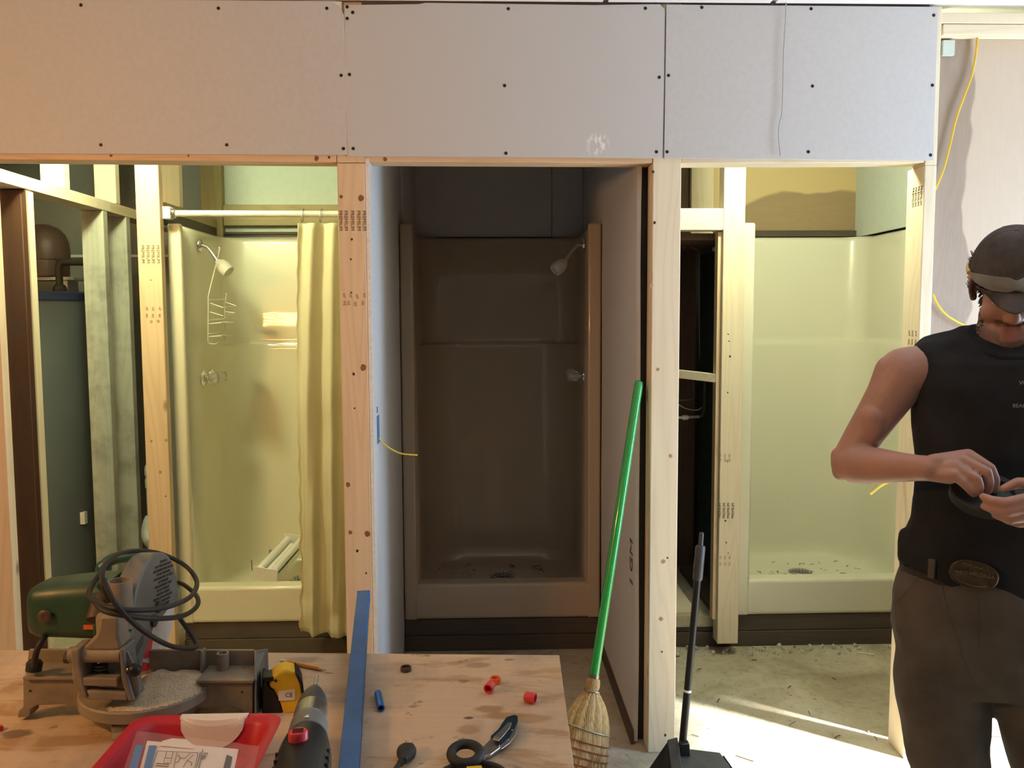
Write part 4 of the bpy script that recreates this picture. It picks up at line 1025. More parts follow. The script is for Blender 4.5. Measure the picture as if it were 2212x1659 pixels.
q3 = lambda pts: [bp(x, y, .8745) for x, y in pts]
onp('blue_stripe', 'blue_print', q3([(293, 1611), (310, 1611), (296, 1662), (279, 1662)]), .0012)
onp('blue_stripe', 'blue_print', q3([(322, 1612), (338, 1612), (326, 1662), (310, 1662)]), .0012)
onp('dark_block', 'navy', q3([(490, 1633), (502, 1638), (497, 1664), (482, 1664)]), .0020)
onp('tan_patch', 'label_white', q3([(350, 1602), (372, 1596), (402, 1598), (420, 1612), (420, 1619), (345, 1612)]), .0008)
bm = bmesh.new()
def pl_(pts, r=.0005):
    tube(bm, [bp(x, y, .8745)+V((0, 0, .0022)) for x, y in pts], r, 4)
pl_([(341, 1625), (428, 1629)]); pl_([(341, 1625), (328, 1662)]); pl_([(383, 1627), (376, 1662)]); pl_([(428, 1629), (421, 1662)]); pl_([(438, 1622), (430, 1662)], .0007)
pl_([(360, 1627), (357, 1640)]); pl_([(374, 1627), (371, 1640)]); pl_([(356, 1640), (371, 1641), (369, 1652), (354, 1651), (356, 1640)]); pl_([(338, 1652), (365, 1654)], .0008); pl_([(336, 1657), (364, 1659)], .0008)
pl_([(384, 1633), (390, 1640), (399, 1641), (411, 1630)], .0006); pl_([(390, 1640), (386, 1648), (380, 1650)], .0006); pl_([(418, 1634), (404, 1646), (396, 1660)], .0006); pl_([(404, 1646), (414, 1650), (413, 1657)], .0006); pl_([(433, 1628), (425, 1660)], .0006)
dw = obj('line_drawing', bm, 'ink', pap)
text('page_mark', 'F EG', .010, 'ink', pap, TF(bp(441, 1636, .8745)+V((0, 0, .0022)), (.1, -1, 0), (1, .1, 0)))
# ---- cordless drill standing on its battery, seen along its back
dl = thing('cordless_drill', 'black and grey cordless drill with red switch pointing away', 'drill', (-.27, 1.1, TZ))
zt = .985; tip = at(685, 1456, z=zt); rear = at(648, 1700, z=zt-.012); d = (tip-rear).normalized(); Ld = (tip-rear).length
pxr = lambda px, Yd: px*Yd/1853
def u_of(y): 
    p = at(660, y, z=zt); return (p-rear).dot(d)
C_ = lambda u: rear+d*u
def dz(y): return (at(660, y, z=zt)-V((0, 0, EYE))).length
bm = bmesh.new(); lathe(bm, [(.0016, Ld-.002), (.0034, Ld-.010), (.0034, Ld-.018), (.0028, Ld-.020), (.0036, Ld-.024), (.0036, u_of(1500))], rear, d, 6); obj('driver_bit', bm, 'steel', dl)
def seg(name, mat, ys, par=None, sm=35):
    bm = bmesh.new(); lathe(bm, [(.5*w_*dz(y)/1853, u_of(y+.45*w_)) for y, w_ in ys], rear, d, 36); return obj(name, bm, mat, par or dl, smooth=sm)
seg('chuck_nose', 'grey_plastic', [(1478, 18), (1481, 36), (1486, 50), (1496, 58), (1503, 60)])
seg('chuck_ring', 'steel', [(1503, 60), (1504, 63), (1526, 67), (1528, 64)])
seg('torque_collar', 'saw_grey', [(1528, 66), (1530, 72), (1552, 77), (1554, 74)])
cl = [o for o in dl.children if o.name.startswith('torque_collar')][0]
bm = bmesh.new(); pm = C_(u_of(1580))+V((0, 0, .5*78*dz(1545)/1853)); prism(bm, [pm+V((-.004, -.004, 0)), pm+V((.004, -.004, 0)), pm+V((0, .004, 0))], (0, 0, .0008)); obj('pointer', bm, 'white_enamel', cl)
bm = bmesh.new(); rings = []
side_ = d.cross(V((0, 0, 1))).normalized(); upd = side_.cross(d)
for y, w_ in ((1554, 76), (1562, 86), (1580, 98), (1605, 106), (1640, 104), (1670, 100), (1698, 92), (1715, 70), (1720, 30)):
    p = C_(u_of(y+38)); r = .5*w_*dz(y)/1853
    rings.append([p+side_*r*math.cos(t)+upd*r*1.08*math.sin(t) for t in [2*PI*k/36 for k in range(36)]])
loft(bm, rings); obj('motor_body', bm, 'black_plastic', dl, smooth=45)
pb = C_(u_of(1590)); rb_ = .5*100*dz(1590)/1853*1.08
bm = bmesh.new(); q = at(644, 1588, z=zt+rb_-.004); ux = side_; 
ring0 = [q+side_*.0125*math.cos(t)+d*.0105*math.sin(t) for t in [2*PI*k/24 for k in range(24)]]
loft(bm, [[p-V((0, 0, .006)) for p in ring0], [p+V((0, 0, .004)) for p in ring0], [q+(p-q)*.86+V((0, 0, .006)) for p in ring0]]); sw = obj('red_switch', bm, 'red_cap', dl, smooth=40)
bm = bmesh.new()
for k in (-1, 0, 1):
    tube(bm, [q+d*.004*k+side_*x+V((0, 0, .0062-.00002)) for x in (-.007, 0, .007)], .0009, 6)
obj('switch_rib', bm, 'rubber', sw)
for sgn in (-1, 1):                                            # side vents
    for k in range(3):
        bm = bmesh.new(); p = C_(u_of(1640+k*14))+side_*sgn*.033+upd*.012; tube(bm, [p-upd*.010, p+upd*.010], .0022, 6); obj('vent_slot', bm, 'rubber', dl)
hb = C_(u_of(1668)); bm = bmesh.new()
loft(bm, [[hb+side_*a*math.cos(t)+d*(b*math.sin(t)+o_)+V((0, 0, z_-hb.z)) for t in [2*PI*k/24 for k in range(24)]] for z_, a, b, o_ in ((zt-.02, .020, .028, 0), (zt-.06, .017, .022, -.004), (zt-.11, .017, .022, -.010), (TZ+.060, .021, .028, -.014))])
obj('handle', bm, 'black_plastic', dl, smooth=50)
bm = bmesh.new(); box(bm, hb.x-.045, hb.x+.014, hb.y-.065, hb.y+.045, TZ+.001, TZ+.062); obj('battery', bm, 'black_plastic', dl, bevel=.006)
# ---- mitre saw
ms = thing('mitre_saw', 'dusty green and grey mitre saw on the bench seen from behind', 'saw', (-.66, 1.62, TZ))
def mbox(name, mat, *dd, bevel=.002, par=None):
    bm = bmesh.new(); box(bm, *dd); return obj(name, bm, mat, par or ms, bevel)
def mprism(name, mat, pts, ext, bevel=.002, par=None, sm=None):
    bm = bmesh.new(); prism(bm, pts, ext); return obj(name, bm, mat, par or ms, bevel, smooth=sm)
Yw = 1.600
wing = lambda pts, Y=Yw: [(lambda p: V((p.x, p.y, max(p.z, .8012))))(at(x, y, Y=Y)) for x, y in pts]
mprism('base_wing', 'saw_alu', wing([(49, 1462), (172, 1462), (172, 1530), (135, 1522), (80, 1524), (66, 1532), (64, 1548), (37, 1551), (39, 1536), (50, 1526)]), (0, .035, 0))
mprism('base_wing', 'saw_alu', wing([(425, 1470), (545, 1470), (545, 1548), (528, 1548), (522, 1534), (500, 1527), (430, 1530), (380, 1545), (360, 1548), (400, 1500)]), (0, .035, 0))
mprism('wing_ledge', 'saw_alu', wing([(49, 1463), (172, 1463), (172, 1469), (49, 1469)], 1.592), (0, .075, 0), .001)
mprism('wing_ledge', 'saw_alu', wing([(425, 1470), (546, 1470), (546, 1476), (425, 1476)], 1.592), (0, .075, 0), .001)
mprism('fence', 'saw_alu', wing([(62, 1404), (200, 1404), (200, 1470), (55, 1470)], 1.662), (0, .008, 0), .001)
mprism('fence', 'saw_alu', wing([(314, 1405), (548, 1405), (548, 1480), (314, 1480)], 1.662), (0, .008, 0), .001)
mprism('end_web', 'saw_grey', [at(548, 1405, Y=1.662), at(550, 1470, Y=1.60), V((-.4475, 1.60, .8015)), V((-.4475, 1.70, .8015)), V((-.4475, 1.70, .895))], (.004, 0, 0), .001)
for y in (1455, 1485, 1510):
    bm = bmesh.new(); p = at(565, y, Y=1.655); lathe(bm, [(.005, 0), (.005, .001), (0, .001)], p+V((.006, 0, 0)), (1, 0, 0), 12); obj('web_hole', bm, 'rubber', ms)
for x in (467,):
    bm = bmesh.new(); p = at(481, 1410, Y=1.645); lathe(bm, [(.0115, -.040), (.0115, 0), (.0085, 0), (.0085, -.02), (0, -.02)], p, (0, 0, 1), 20); obj('hold_down_boss', bm, 'saw_alu', ms, smooth=40)
mprism('fence_rib', 'saw_alu', wing([(432, 1408), (437, 1408), (437, 1470), (432, 1470)], 1.64), (0, .022, 0), .0005)
for x, y in ((453, 1447), (527, 1447)):
    bm = bmesh.new(); lathe(bm, [(.006, 0), (.0066, .004), (.004, .006), (0, .006)], at(x, y, Y=1.655), (0, -1, 0), 10); obj('bolt', bm, 'rubber', ms)
for x, y in ((65, 1492), (523, 1495)):
    bm = bmesh.new(); lathe(bm, [(.002, 0), (.002, .001), (0, .001)], at(x, y, Y=1.5995), (0, -1, 0), 10); obj('small_hole', bm, 'rubber', ms)
TC = V((-.655, 1.622, 0))
bm = bmesh.new(); lathe(bm, [(.088, .806), (.100, .815), (.112, .838), (.09, .838)], TC, seg=48); obj('turntable_skirt', bm, 'saw_alu', ms, smooth=30)
bm = bmesh.new(); lathe(bm, [(.118, .836), (.122, .839), (.122, .857), (.119, .860), (.0, .860)], TC, seg=48); obj('turntable', bm, 'saw_alu', ms, smooth=30)
mprism('rear_foot', 'saw_alu', [V((p.x, p.y, max(p.z, .8012))) for p in (at(240, 1552, Y=1.525), at(297, 1548, Y=1.525), at(290, 1566, Y=1.52), at(270, 1602, Y=1.505), at(240, 1600, Y=1.505))], (0, .03, 0), .003)
mprism('rear_foot_web', 'saw_alu', [V((-.680, 1.512, .830)), V((-.648, 1.512, .830)), V((-.648, 1.512, .802)), V((-.680, 1.512, .802))], (0, .05, 0), .003)
# pivot bracket with its spring window
Yp = 1.505
pv_ = lambda pts, Y=Yp: wing(pts, Y)
mprism('pivot_cheek', 'saw_alu', pv_([(151, 1402), (171, 1402), (172, 1440), (188, 1510), (172, 1505), (156, 1470)]), (0, .05, 0), .003)
mprism('pivot_cheek', 'saw_grey', pv_([(256, 1402), (268, 1402), (272, 1450), (290, 1515), (276, 1515), (262, 1470)]), (0, .05, 0), .003)
mprism('pivot_side_plate', 'saw_grey', [V(p)+V((.0, 0, 0)) for p in pv_([(262, 1402), (276, 1410), (290, 1440), (300, 1470), (300, 1500), (288, 1517), (272, 1490)], 1.512)], (0, .006, 0), .001)
mprism('cross_bar', 'saw_alu', pv_([(178, 1465), (252, 1466), (254, 1484), (180, 1482)]), (0, .02, 0), .002)
mprism('cross_bar', 'saw_alu', pv_([(186, 1492), (272, 1497), (275, 1514), (194, 1510)]), (0, .02, 0), .002)
mprism('back_plate', 'saw_alu', pv_([(172, 1440), (262, 1440), (270, 1515), (186, 1512)], Yp+.052), (0, .008, 0), .001)
bm = bmesh.new(); tube(bm, [at(152, 1414, Y=Yp+.02), at(264, 1413, Y=Yp+.02)], .0145, 20); obj('pivot_barrel', bm, 'saw_alu', ms, smooth=40)
for x in (149, 271):
    bm = bmesh.new(); lathe(bm, [(.011, 0), (.011, .006), (.006, .008), (0, .008)], at(x, 1420, Y=Yp+.018), (-1 if x < 200 else 1, 0, 0), 8); obj('pivot_nut', bm, 'iron', ms)
bm = bmesh.new(); pa = at(217, 1430, Y=Yp+.03); pb_ = at(217, 1464, Y=Yp+.03)
tube(bm, [pa.lerp(pb_, k/64)+V((.0115*math.cos(k*2*PI/14), .0115*math.sin(k*2*PI/14), 0)) for k in range(65)], .0026, 8); obj('spring', bm, 'iron', ms, smooth=60)
mprism('spring_post', 'saw_alu', pv_([(229, 1428), (241, 1428), (241, 1462), (231, 1462)], Yp+.034), (0, .01, 0), .001)
bm = bmesh.new(); kp = at(291, 1447, Y=Yp); ball(bm, kp, .0118); obj('knob', bm, 'black_plastic', ms, smooth=180)
bm = bmesh.new(); tube(bm, [at(276, 1446, Y=Yp+.005), kp], .004, 8); obj('knob_stem', bm, 'steel', ms, smooth=60)
# swinging arm
mprism('arm', 'saw_alu', pv_([(196, 1408), (260, 1408), (262, 1392), (256, 1375), (257, 1330), (214, 1330), (211, 1358), (204, 1374), (176, 1402)], Yp+.01), (0, .045, 0), .006, sm=50)
bm = bmesh.new(); lathe(bm, [(.022, -.05), (.0225, 0), (.020, .006), (.012, .010), (0, .011)], at(236, 1332, Y=Yp+.035), (0, 0, 1), 24); obj('arm_head', bm, 'saw_alu', ms, smooth=40)
bm = bmesh.new(); tube(bm, [at(208, 1340, Y=1.56), at(216, 1305, Y=1.58), at(226, 1282, Y=1.60)], [.018, .016, .015], 16); obj('arm_elbow', bm, 'brown_plastic', ms, smooth=50)
# upper blade guard: deep plate in the plane of the blade
gx0, gx1 = -.704, -.662; GC = V((0, 1.70, .972)); gr_ = .120
outl = [GC+V((0, gr_*math.cos(a), gr_*math.sin(a))) for a in [R(-8)+R(186)*k/28 for k in range(29)]]
outl += [V((0, 1.555, .985)), V((0, 1.535, .950)), V((0, 1.535, .905)), V((0, 1.60, .888)), V((0, 1.635, .915)), V((0, 1.68, .948)), V((0, 1.76, .958))]
gd = mprism('blade_guard', 'saw_grey', [V((gx0, p.y, p.z)) for p in outl], (gx1-gx0, 0, 0), .004, sm=40)
T_g = TF((gx1+.0006, GC.y+.035, GC.z+.045), (0, 1, -.15), (0, .15, 1))
for i in range(13):
    text('warning_print', ['WARNING:', 'FOR YOUR OWN SAFETY', 'READ INSTRUCTION MANUAL', 'BEFORE OPERATING', 'KEEP HANDS OUT OF PATH', 'OF SAW BLADE', 'WEAR EYE PROTECTION', 'DO NOT OPERATE', 'WITHOUT GUARDS', 'UNPLUG BEFORE SERVICING', 'TIGHTEN ARBOR BOLT', 'KEEP BLADE SHARP', 'CLAMP WORK'][i], .0080, 'ink', gd, T_g @ Matrix.Translation((0, .050-.0080*i, 0)))
mprism('logo_patch', 'dark_paint', [V((gx1+.0004, 1.585, .945)), V((gx1+.0004, 1.625, .955)), V((gx1+.0004, 1.625, .940)), V((gx1+.0004, 1.585, .925))], (.0006, 0, 0), 0, par=gd)
mprism('logo_patch', 'dark_paint', [V((gx1+.0004, 1.575, .918)), V((gx1+.0004, 1.60, .918)), V((gx1+.0004, 1.585, .900))], (.0006, 0, 0), 0, par=gd)
for yy, zz_ in ((1.70, .985), (1.675, .965)):
    bm = bmesh.new(); lathe(bm, [(.012, 0), (.012, .006), (.006, .009), (0, .009)], (gx1, yy, zz_), (1, 0, 0), 16); obj('guard_bolt', bm, 'iron', gd, smooth=40)
bm = bmesh.new(); lathe(bm, [(.0, -.0012), (.106, -.0012), (.106, .0012), (0, .0012)], (-.668, 1.70, .972), (1, 0, 0), 60); bl = obj('saw_blade', bm, 'blade', ms, smooth=30)
for p in (((1.635, .905), (1.665, .895), (1.685, .930), (1.668, .955)), ((1.62, .885), (1.655, .872), (1.66, .885), (1.63, .900))):
    mprism('red_mark', 'red_paint', [V((-.6662, y, z)) for y, z in p], (.0008, 0, 0), 0, par=bl)
# motor housing, chute, handle
bm = bmesh.new(); rings = []
for x_, sy, sz, o_ in ((-.868, .030, .034, 0), (-.862, .042, .044, 0), (-.845, .050, .051, .001), (-.80, .053, .054, .003), (-.742, .056, .058, .004), (-.708, .056, .058, .004)):
    cyy = 1.635; czz = 1.010+o_
    rings.append([V((x_, cyy+sy*(abs(math.cos(t))**.55)*math.copysign(1, math.cos(t)), czz+sz*(abs(math.sin(t))**.55)*math.copysign(1, math.sin(t)))) for t in [2*PI*k/40 for k in range(40)]])
loft(bm, rings); mh = obj('motor_housing', bm, 'saw_green', ms, smooth=40)
bm = bmesh.new(); lathe(bm, [(.012, 0), (.013, .002), (.010, .004), (.003, .0045), (0, .003)], at(97, 1332, Y=1.578), (0, -1, 0), 16); obj('brush_cap', bm, 'brown_plastic', mh, smooth=40)
mprism('rating_label', 'orange_cap', wing([(180, 1350), (202, 1350), (202, 1360), (180, 1360)], 1.5775), (0, .001, 0), 0, par=mh)
mprism('motor_flange', 'saw_green', [V((-.735, 1.575, 1.05)), V((-.702, 1.575, 1.05)), V((-.702, 1.575, .955)), V((-.735, 1.575, .955))], (0, .11, 0), .006)
cb_ = V((-.684, 1.585, 0)); bm = bmesh.new(); lathe(bm, [(.0215, .985), (.0215, 1.0755), (.0190, 1.0755), (.0190, 1.02), (0, 1.02)], cb_, seg=28); obj('dust_chute', bm, 'saw_alu', ms, smooth=40)
bm = bmesh.new(); H_ = lambda x, y, Y=1.80: at(x, y, Y=Y)
tube(bm, spline([H_(222, 1262), H_(224, 1228), H_(238, 1211), H_(262, 1204), H_(290, 1203), H_(303, 1212), H_(300, 1235), H_(292, 1258)], 7), [.016]*10+[.0125]*40, 14); obj('carry_handle', bm, 'saw_teal', ms, smooth=60)
# cords
cordp = lambda L: spline([at(x, y, Y=Y) for x, y, Y in L], 8)
bm = bmesh.new(); tube(bm, cordp([(238, 1300, 1.47), (221, 1258, 1.47), (226, 1222, 1.52), (255, 1197, 1.62), (300, 1190, 1.74), (350, 1197, 1.83), (400, 1222, 1.85), (425, 1256, 1.80), (412, 1288, 1.68), (365, 1310, 1.55), (300, 1318, 1.48), (245, 1314, 1.46), (205, 1300, 1.50), (192, 1285, 1.54), (200, 1262, 1.58), (216, 1240, 1.60)]), .0048, 10); obj('cord', bm, 'rubber', ms, smooth=60)
bm = bmesh.new(); tube(bm, cordp([(203, 1295, 1.50), (222, 1318, 1.46), (270, 1330, 1.46), (340, 1336, 1.52), (395, 1330, 1.64), (425, 1310, 1.74), (425, 1288, 1.82), (400, 1265, 1.88), (383, 1258, 1.89)]), .0048, 10); obj('cord', bm, 'rubber', ms, smooth=60)
bm = bmesh.new(); tube(bm, cordp([(223, 1250, 1.465), (245, 1297, 1.455), (280, 1338, 1.46), (320, 1370, 1.48), (365, 1394, 1.54), (405, 1401, 1.60), (424, 1397, 1.64), (420, 1382, 1.67), (400, 1352, 1.71), (384, 1330, 1.75)]), .0046, 10); obj('cord', bm, 'rubber', ms, smooth=60)
bm = bmesh.new(); tube(bm, cordp([(104, 1366, 1.62), (92, 1382, 1.58), (80, 1405, 1.57), (75, 1428, 1.575), (74, 1445, 1.60)]), .0055, 10); obj('motor_lead', bm, 'rubber', ms, smooth=60)
bm = bmesh.new(); lathe(bm, [(.008, -.012), (.014, -.010), (.0145, .006), (.009, .012), (0, .012)], at(74, 1438, Y=1.60), (.1, .2, 1), 12); obj('clamp_knob', bm, 'rubber', ms, smooth=40)
# sawdust heaped on the turntable
bm = bmesh.new(); n = 26; g = []
for j in range(n+1):
    row = []
    for i in range(n+1):
        x = -.70+.17*i/n; y = 1.50+.155*j/n
        rr_ = math.hypot(x-TC.x, y-TC.y); inside = max(0, min(1, (.115-rr_)/.03)); left = max(0, min(1, (x+.685)/.04))
        h = inside*left*(.010+.010*noise.noise(V((x*30, y*30, 1)))+.016*max(0, 1-abs(y-1.60)/.06))
        row.append(bm.verts.new(V((x, y, .8602+max(0, h)))))
    g.append(row)
for a, b in zip(g, g[1:]):
    for k in range(n): bm.faces.new((a[k], a[k+1], b[k+1], b[k]))
bmesh.ops.delete(bm, geom=[f for f in bm.faces if all(v.co.z < .8604 for v in f.verts)], context='FACES')
tag(obj('sawdust', bm, 'sawdust', smooth=180), 'pale sawdust heaped on the turntable of the mitre saw', 'sawdust', kind='stuff')
# ---- broom leaning in the doorway
br = thing('broom', 'straw corn broom with a shiny green handle leaning on the middle doorway', 'broom', (.335, 2.745, 0))
top = at(1381, 822, Y=2.965); nk = at(1283, 1462, Y=2.735); d = (top-nk).normalized(); L = (top-nk).length
bm = bmesh.new(); lathe(bm, [(.0155, 0), (.0158, L*.5), (.0155, L-.02), (.013, L-.005), (.006, L), (0, L)], nk, d, 24); obj('handle', bm, 'green_handle', br, smooth=40)
bm = bmesh.new(); lathe(bm, [(.0172, -.012), (.0172, .008)], nk, d, 20); obj('ferrule_wire', bm, 'wire_grey', br, smooth=40)
bx = V((.80, .20, 0)).normalized(); bx = (bx-d*bx.dot(d)).normalized(); by = bx.cross(d)
prof = [(-.005, .020, .020), (-.016, .0235, .022), (-.030, .0235, .022), (-.042, .021, .021), (-.055, .030, .024), (-.085, .052, .028), (-.12, .068, .030), (-.16, .078, .031), (-.21, .083, .029), (-.27, .088, .027), (-.33, .092, .028), (-.385, .097, .030)]
bm = bmesh.new(); rings = []; NB = 96
for h, a, b in prof:
    ring = []
    for k in range(NB):
        t = 2*PI*k/NB; rj = 1+.045*math.sin(k*7.1)*(h < -.05)+.02*math.sin(k*17.3)
        ring.append(nk+d*(h+(.012*math.sin(k*5.3)+.012*math.sin(k*11.7) if h < -.38 else 0))+bx*a*rj*math.cos(t)+by*b*rj*math.sin(t))
    rings.append(ring)
loft(bm, rings); obj('straw_head', bm, 'straw', br, smooth=30)
def band(h0, tilt, name, mat, r):
    pts = []
    for k in range(49):
        t = 2*PI*k/48; h = h0+tilt*math.cos(t)
        i = next((j for j in range(len(prof)-1) if prof[j][0] >= h >= prof[j+1][0]), len(prof)-2); f = (h-prof[i][0])/(prof[i+1][0]-prof[i][0])
        a = prof[i][1]+(prof[i+1][1]-prof[i][1])*f; b = prof[i][2]+(prof[i+1][2]-prof[i][2])*f
        pts.append(nk+d*h+bx*(a*1.05+r*.5)*math.cos(t)+by*(b*1.05+r*.5)*math.sin(t))
    bm = bmesh.new(); tube(bm, pts, r, 6); obj(name, bm, mat, br, smooth=60)
band(-.044, 0, 'neck_wire', 'wire_grey', .003); band(-.165, -.014, 'binding_wire', 'wire_grey', .0022)
for h in (-.203, -.228, -.252, -.276): band(h, -.012, 'stitching', 'red_thread', .0022)
bm = bmesh.new()
for k in range(13):
    t = PI+PI*(k+.5)/13
    pts = []
    for h in (-.200, -.226, -.252, -.276):
        i = next(j for j in range(len(prof)-1) if prof[j][0] >= h >= prof[j+1][0]); f = (h-prof[i][0])/(prof[i+1][0]-prof[i][0])
        a = prof[i][1]+(prof[i+1][1]-prof[i][1])*f; b = prof[i][2]+(prof[i+1][2]-prof[i][2])*f
        hh = h-.012*math.cos(t); pts.append(nk+d*hh+bx*a*1.06*math.cos(t)+by*b*1.07*math.sin(t))
    tube(bm, pts, .0012, 5)
st = obj('vertical_stitching', bm, 'red_thread', br)
rnd = random.Random(5); bm = bmesh.new()
for k in range(260):
    t = rnd.uniform(0, 2*PI); h0 = rnd.uniform(-.30, -.20); rr_ = rnd.uniform(.6, 1.03)
    p = nk+d*h0+bx*.088*rr_*math.cos(t)+by*.028*rr_*math.sin(t); q = nk+d*(-.40-rnd.uniform(0, .03))+bx*(.100*rr_+rnd.uniform(0, .012))*math.cos(t)+by*.036*rr_*math.sin(t)
    q.z = max(q.z, .003); tube(bm, [p, p.lerp(q, .5), q], .0011, 4)
for k in range(9):
    p = nk+d*-.33+bx*.09; q = p+bx*rnd.uniform(.01, .07)-V((0, 0, rnd.uniform(.02, .06))); tube(bm, [p, p.lerp(q, .5)+V((0, 0, .012)), q], .0009, 4)
lo = obj('loose_straw', bm, 'straw', br); lo['kind'] = 'stuff'
# ---- lobby dustpan on a long pole
dpn = thing('dustpan', 'black long-handled dustpan standing in front of the right doorway post', 'dustpan', (.66, 2.70, 0))
pt = at(1516, 1150, Y=2.80); pbm = at(1470, 1655, Y=2.715); d = (pt-pbm).normalized(); L = (pt-pbm).length
bm = bmesh.new(); lathe(bm, [(.0125, 0), (.0125, L*.32-.001)], pbm, d, 20); obj('pole', bm, 'black_plastic', dpn, smooth=40)
bm = bmesh.new(); lathe(bm, [(.0118, L*.32), (.0118, L-.12)], pbm, d, 20); obj('pole', bm, 'black_plastic', dpn, smooth=40)
bm = bmesh.new(); lathe(bm, [(.0128, L*.315), (.0132, L*.318), (.0132, L*.322), (.0128, L*.325)], pbm, d, 20); obj('joint_ring', bm, 'white_plastic', dpn)
bm = bmesh.new(); lathe(bm, [(.0135, L-.16), (.0165, L-.155), (.0165, L-.05), (.0140, L-.045), (.0080, L-.043), (.0075, L-.004), (.005, L), (0, L)], pbm, d, 20); obj('grip', bm, 'grey_plastic', dpn, smooth=40)
# pan: open hood facing left and down, ramp lid on the right
pz = [V((.475, 2.55, 0)), V((.83, 2.55, 0)), V((.79, 2.79, 0)), V((.545, 2.79, 0))]
bm = bmesh.new()
A0, B0, C0, D0 = V((.55, 2.52, .004)), V((.84, 2.52, .004)), V((.795, 2.735, .004)), V((.60, 2.775, .004))
box(bm, .50, .82, 2.50, 2.74, .002, .006); obj('pan_floor', bm, 'black_plastic', dpn)
mp = lambda name, pts, ext, mat='black_plastic': (lambda b: (prism(b, pts, ext), obj(name, b, mat, dpn, bevel=.003))[1])(bmesh.new())
mp('pan_lid', [V((.60, 2.50, .100)), V((.80, 2.50, .092)), V((.775, 2.74, .098)), V((.635, 2.74, .118))], (0, 0, .005), 'grey_plastic')
mp('pan_back', [V((.60, 2.74, .006)), V((.775, 2.74, .006)), V((.775, 2.74, .096)), V((.635, 2.74, .114)), V((.605, 2.74, .125))], (0, .005, 0))
mp('pan_side', [V((.805, 2.50, .006)), V((.782, 2.735, .006)), V((.782, 2.735, .096)), V((.805, 2.50, .090))], (.005, 0, 0))
mp('hood_rib', [V((.565, 2.50, .120)), V((.60, 2.50, .128)), V((.632, 2.745, .150)), V((.597, 2.745, .140))], (0, 0, .008), 'grey_plastic')
mp('hood_wall', [V((.50, 2.50, .006)), V((.505, 2.74, .006)), V((.597, 2.745, .14)), V((.565, 2.50, .12))], (.005, 0, 0))
mp('pole_bracket', [V((.625, 2.69, .09)), V((.665, 2.69, .09)), V((.660, 2.69, .16)), V((.630, 2.69, .16))], (0, .03, 0))

# ============================================================ the man on the right
from mathutils.bvhtree import BVHTree
PYAW = R(18)
E1 = V((math.cos(PYAW), -math.sin(PYAW), 0)); E2 = V((math.sin(PYAW), math.cos(PYAW), 0)); E3 = V((0, 0, 1))
PC = V((1.150, 1.90, 0))
def B_(lat, dep, z): return PC+E1*lat+E2*dep+E3*z
man = thing('person', 'man in grey cap, black sleeveless shirt and brown work pants looking down', 'person', tuple(PC))
def cap_(bm, p0, p1, r0, r1, seg=18, n=5):
    p0, p1 = V(p0), V(p1); L = (p1-p0).length
    prof = [(r0*math.sin(PI/2*k/n), -r0*math.cos(PI/2*k/n)) for k in range(n)]+[(r0, 0), (r1, L)]+[(r1*math.cos(PI/2*k/n), L+r1*math.sin(PI/2*k/n)) for k in range(1, n+1)]
    prof[0] = (0, -r0); prof[-1] = (0, L+r1)
    lathe(bm, prof, p0, p1-p0, seg)
def chain(bm, pr, seg=16):
    for (a, ra), (b, rb) in zip(pr, pr[1:]): cap_(bm, a, b, ra, rb, seg)
# head frame: x viewer-right, y out of the face, z up through the crown
hy, hp = R(29), R(31)
Hf = V((-math.sin(hy)*math.cos(hp), -math.cos(hy)*math.cos(hp), -math.sin(hp)))
Hx = V((math.cos(hy), -math.sin(hy), 0)); Hu = Hx.cross(Hf).normalized()
if Hu.z < 0: Hu = -Hu
HC = V((1.180, 1.895, 1.627))
HM = Matrix(((Hx.x, Hf.x, Hu.x, HC.x), (Hx.y, Hf.y, Hu.y, HC.y), (Hx.z, Hf.z, Hu.z, HC.z), (0, 0, 0, 1)))
HR = HM.to_3x3(); HMi = HM.inverted()
def H(x, y, z): return HM @ V((x, y, z))
bm = bmesh.new()
def hb_(c, r, rot=None): ball(bm, H(*c), r, HR if rot is None else HR @ rot, 24, 16)
hb_((0, -.012, .030), (.074, .092, .086)); hb_((0, .030, -.028), (.061, .060, .082)); hb_((0, .034, -.074), (.052, .054, .040))
hb_((0, .074, -.102), (.023, .018, .018))
for s in (-1, 1):
    hb_((s*.037, .056, -.034), (.027, .026, .028)); hb_((s*.050, .020, -.070), (.016, .032, .026))
    cap_(bm, H(s*.012, .084, .020), H(s*.045, .072, .020), .011, .009)
    hb_((s*.012, .097, -.031), (.009, .010, .008))
    e = Euler((0, 0, s*-.35)).to_matrix()
    hb_((s*.078, -.010, -.004), (.008, .020, .033), e); hb_((s*.080, -.018, .010), (.009, .013, .018), e); hb_((s*.077, -.002, -.030), (.008, .009, .011), e)
cap_(bm, H(0, .084, .014), H(0, .104, -.026), .009, .0135)
cap_(bm, H(-.021, .078, -.058), H(.021, .078, -.058), .0065, .0065); cap_(bm, H(-.013, .085, -.057), H(.013, .085, -.057), .006, .006)
cap_(bm, H(-.019, .078, -.070), H(.019, .078, -.070), .0075, .0075); cap_(bm, H(-.010, .084, -.070), H(.010, .084, -.070), .007, .007)
# neck and trunk
cap_(bm, H(0, -.028, -.055), B_(.018, .010, 1.50), .056, .062); cap_(bm, B_(.018, .012, 1.50), B_(-.09, .025, 1.445), .045, .04); cap_(bm, B_(.018, .012, 1.50), B_(.12, .025, 1.445), .045, .04)
for z, cx, a, b in ((1.38, .01, .15, .095), (1.30, .008, .145, .10), (1.17, .0, .13, .098), (1.05, -.012, .13, .10), (.92, -.02, .14, .105)):
    ball(bm, B_(cx, 0, z), (a, b, .10), Matrix((E1, E2, E3)).transposed())
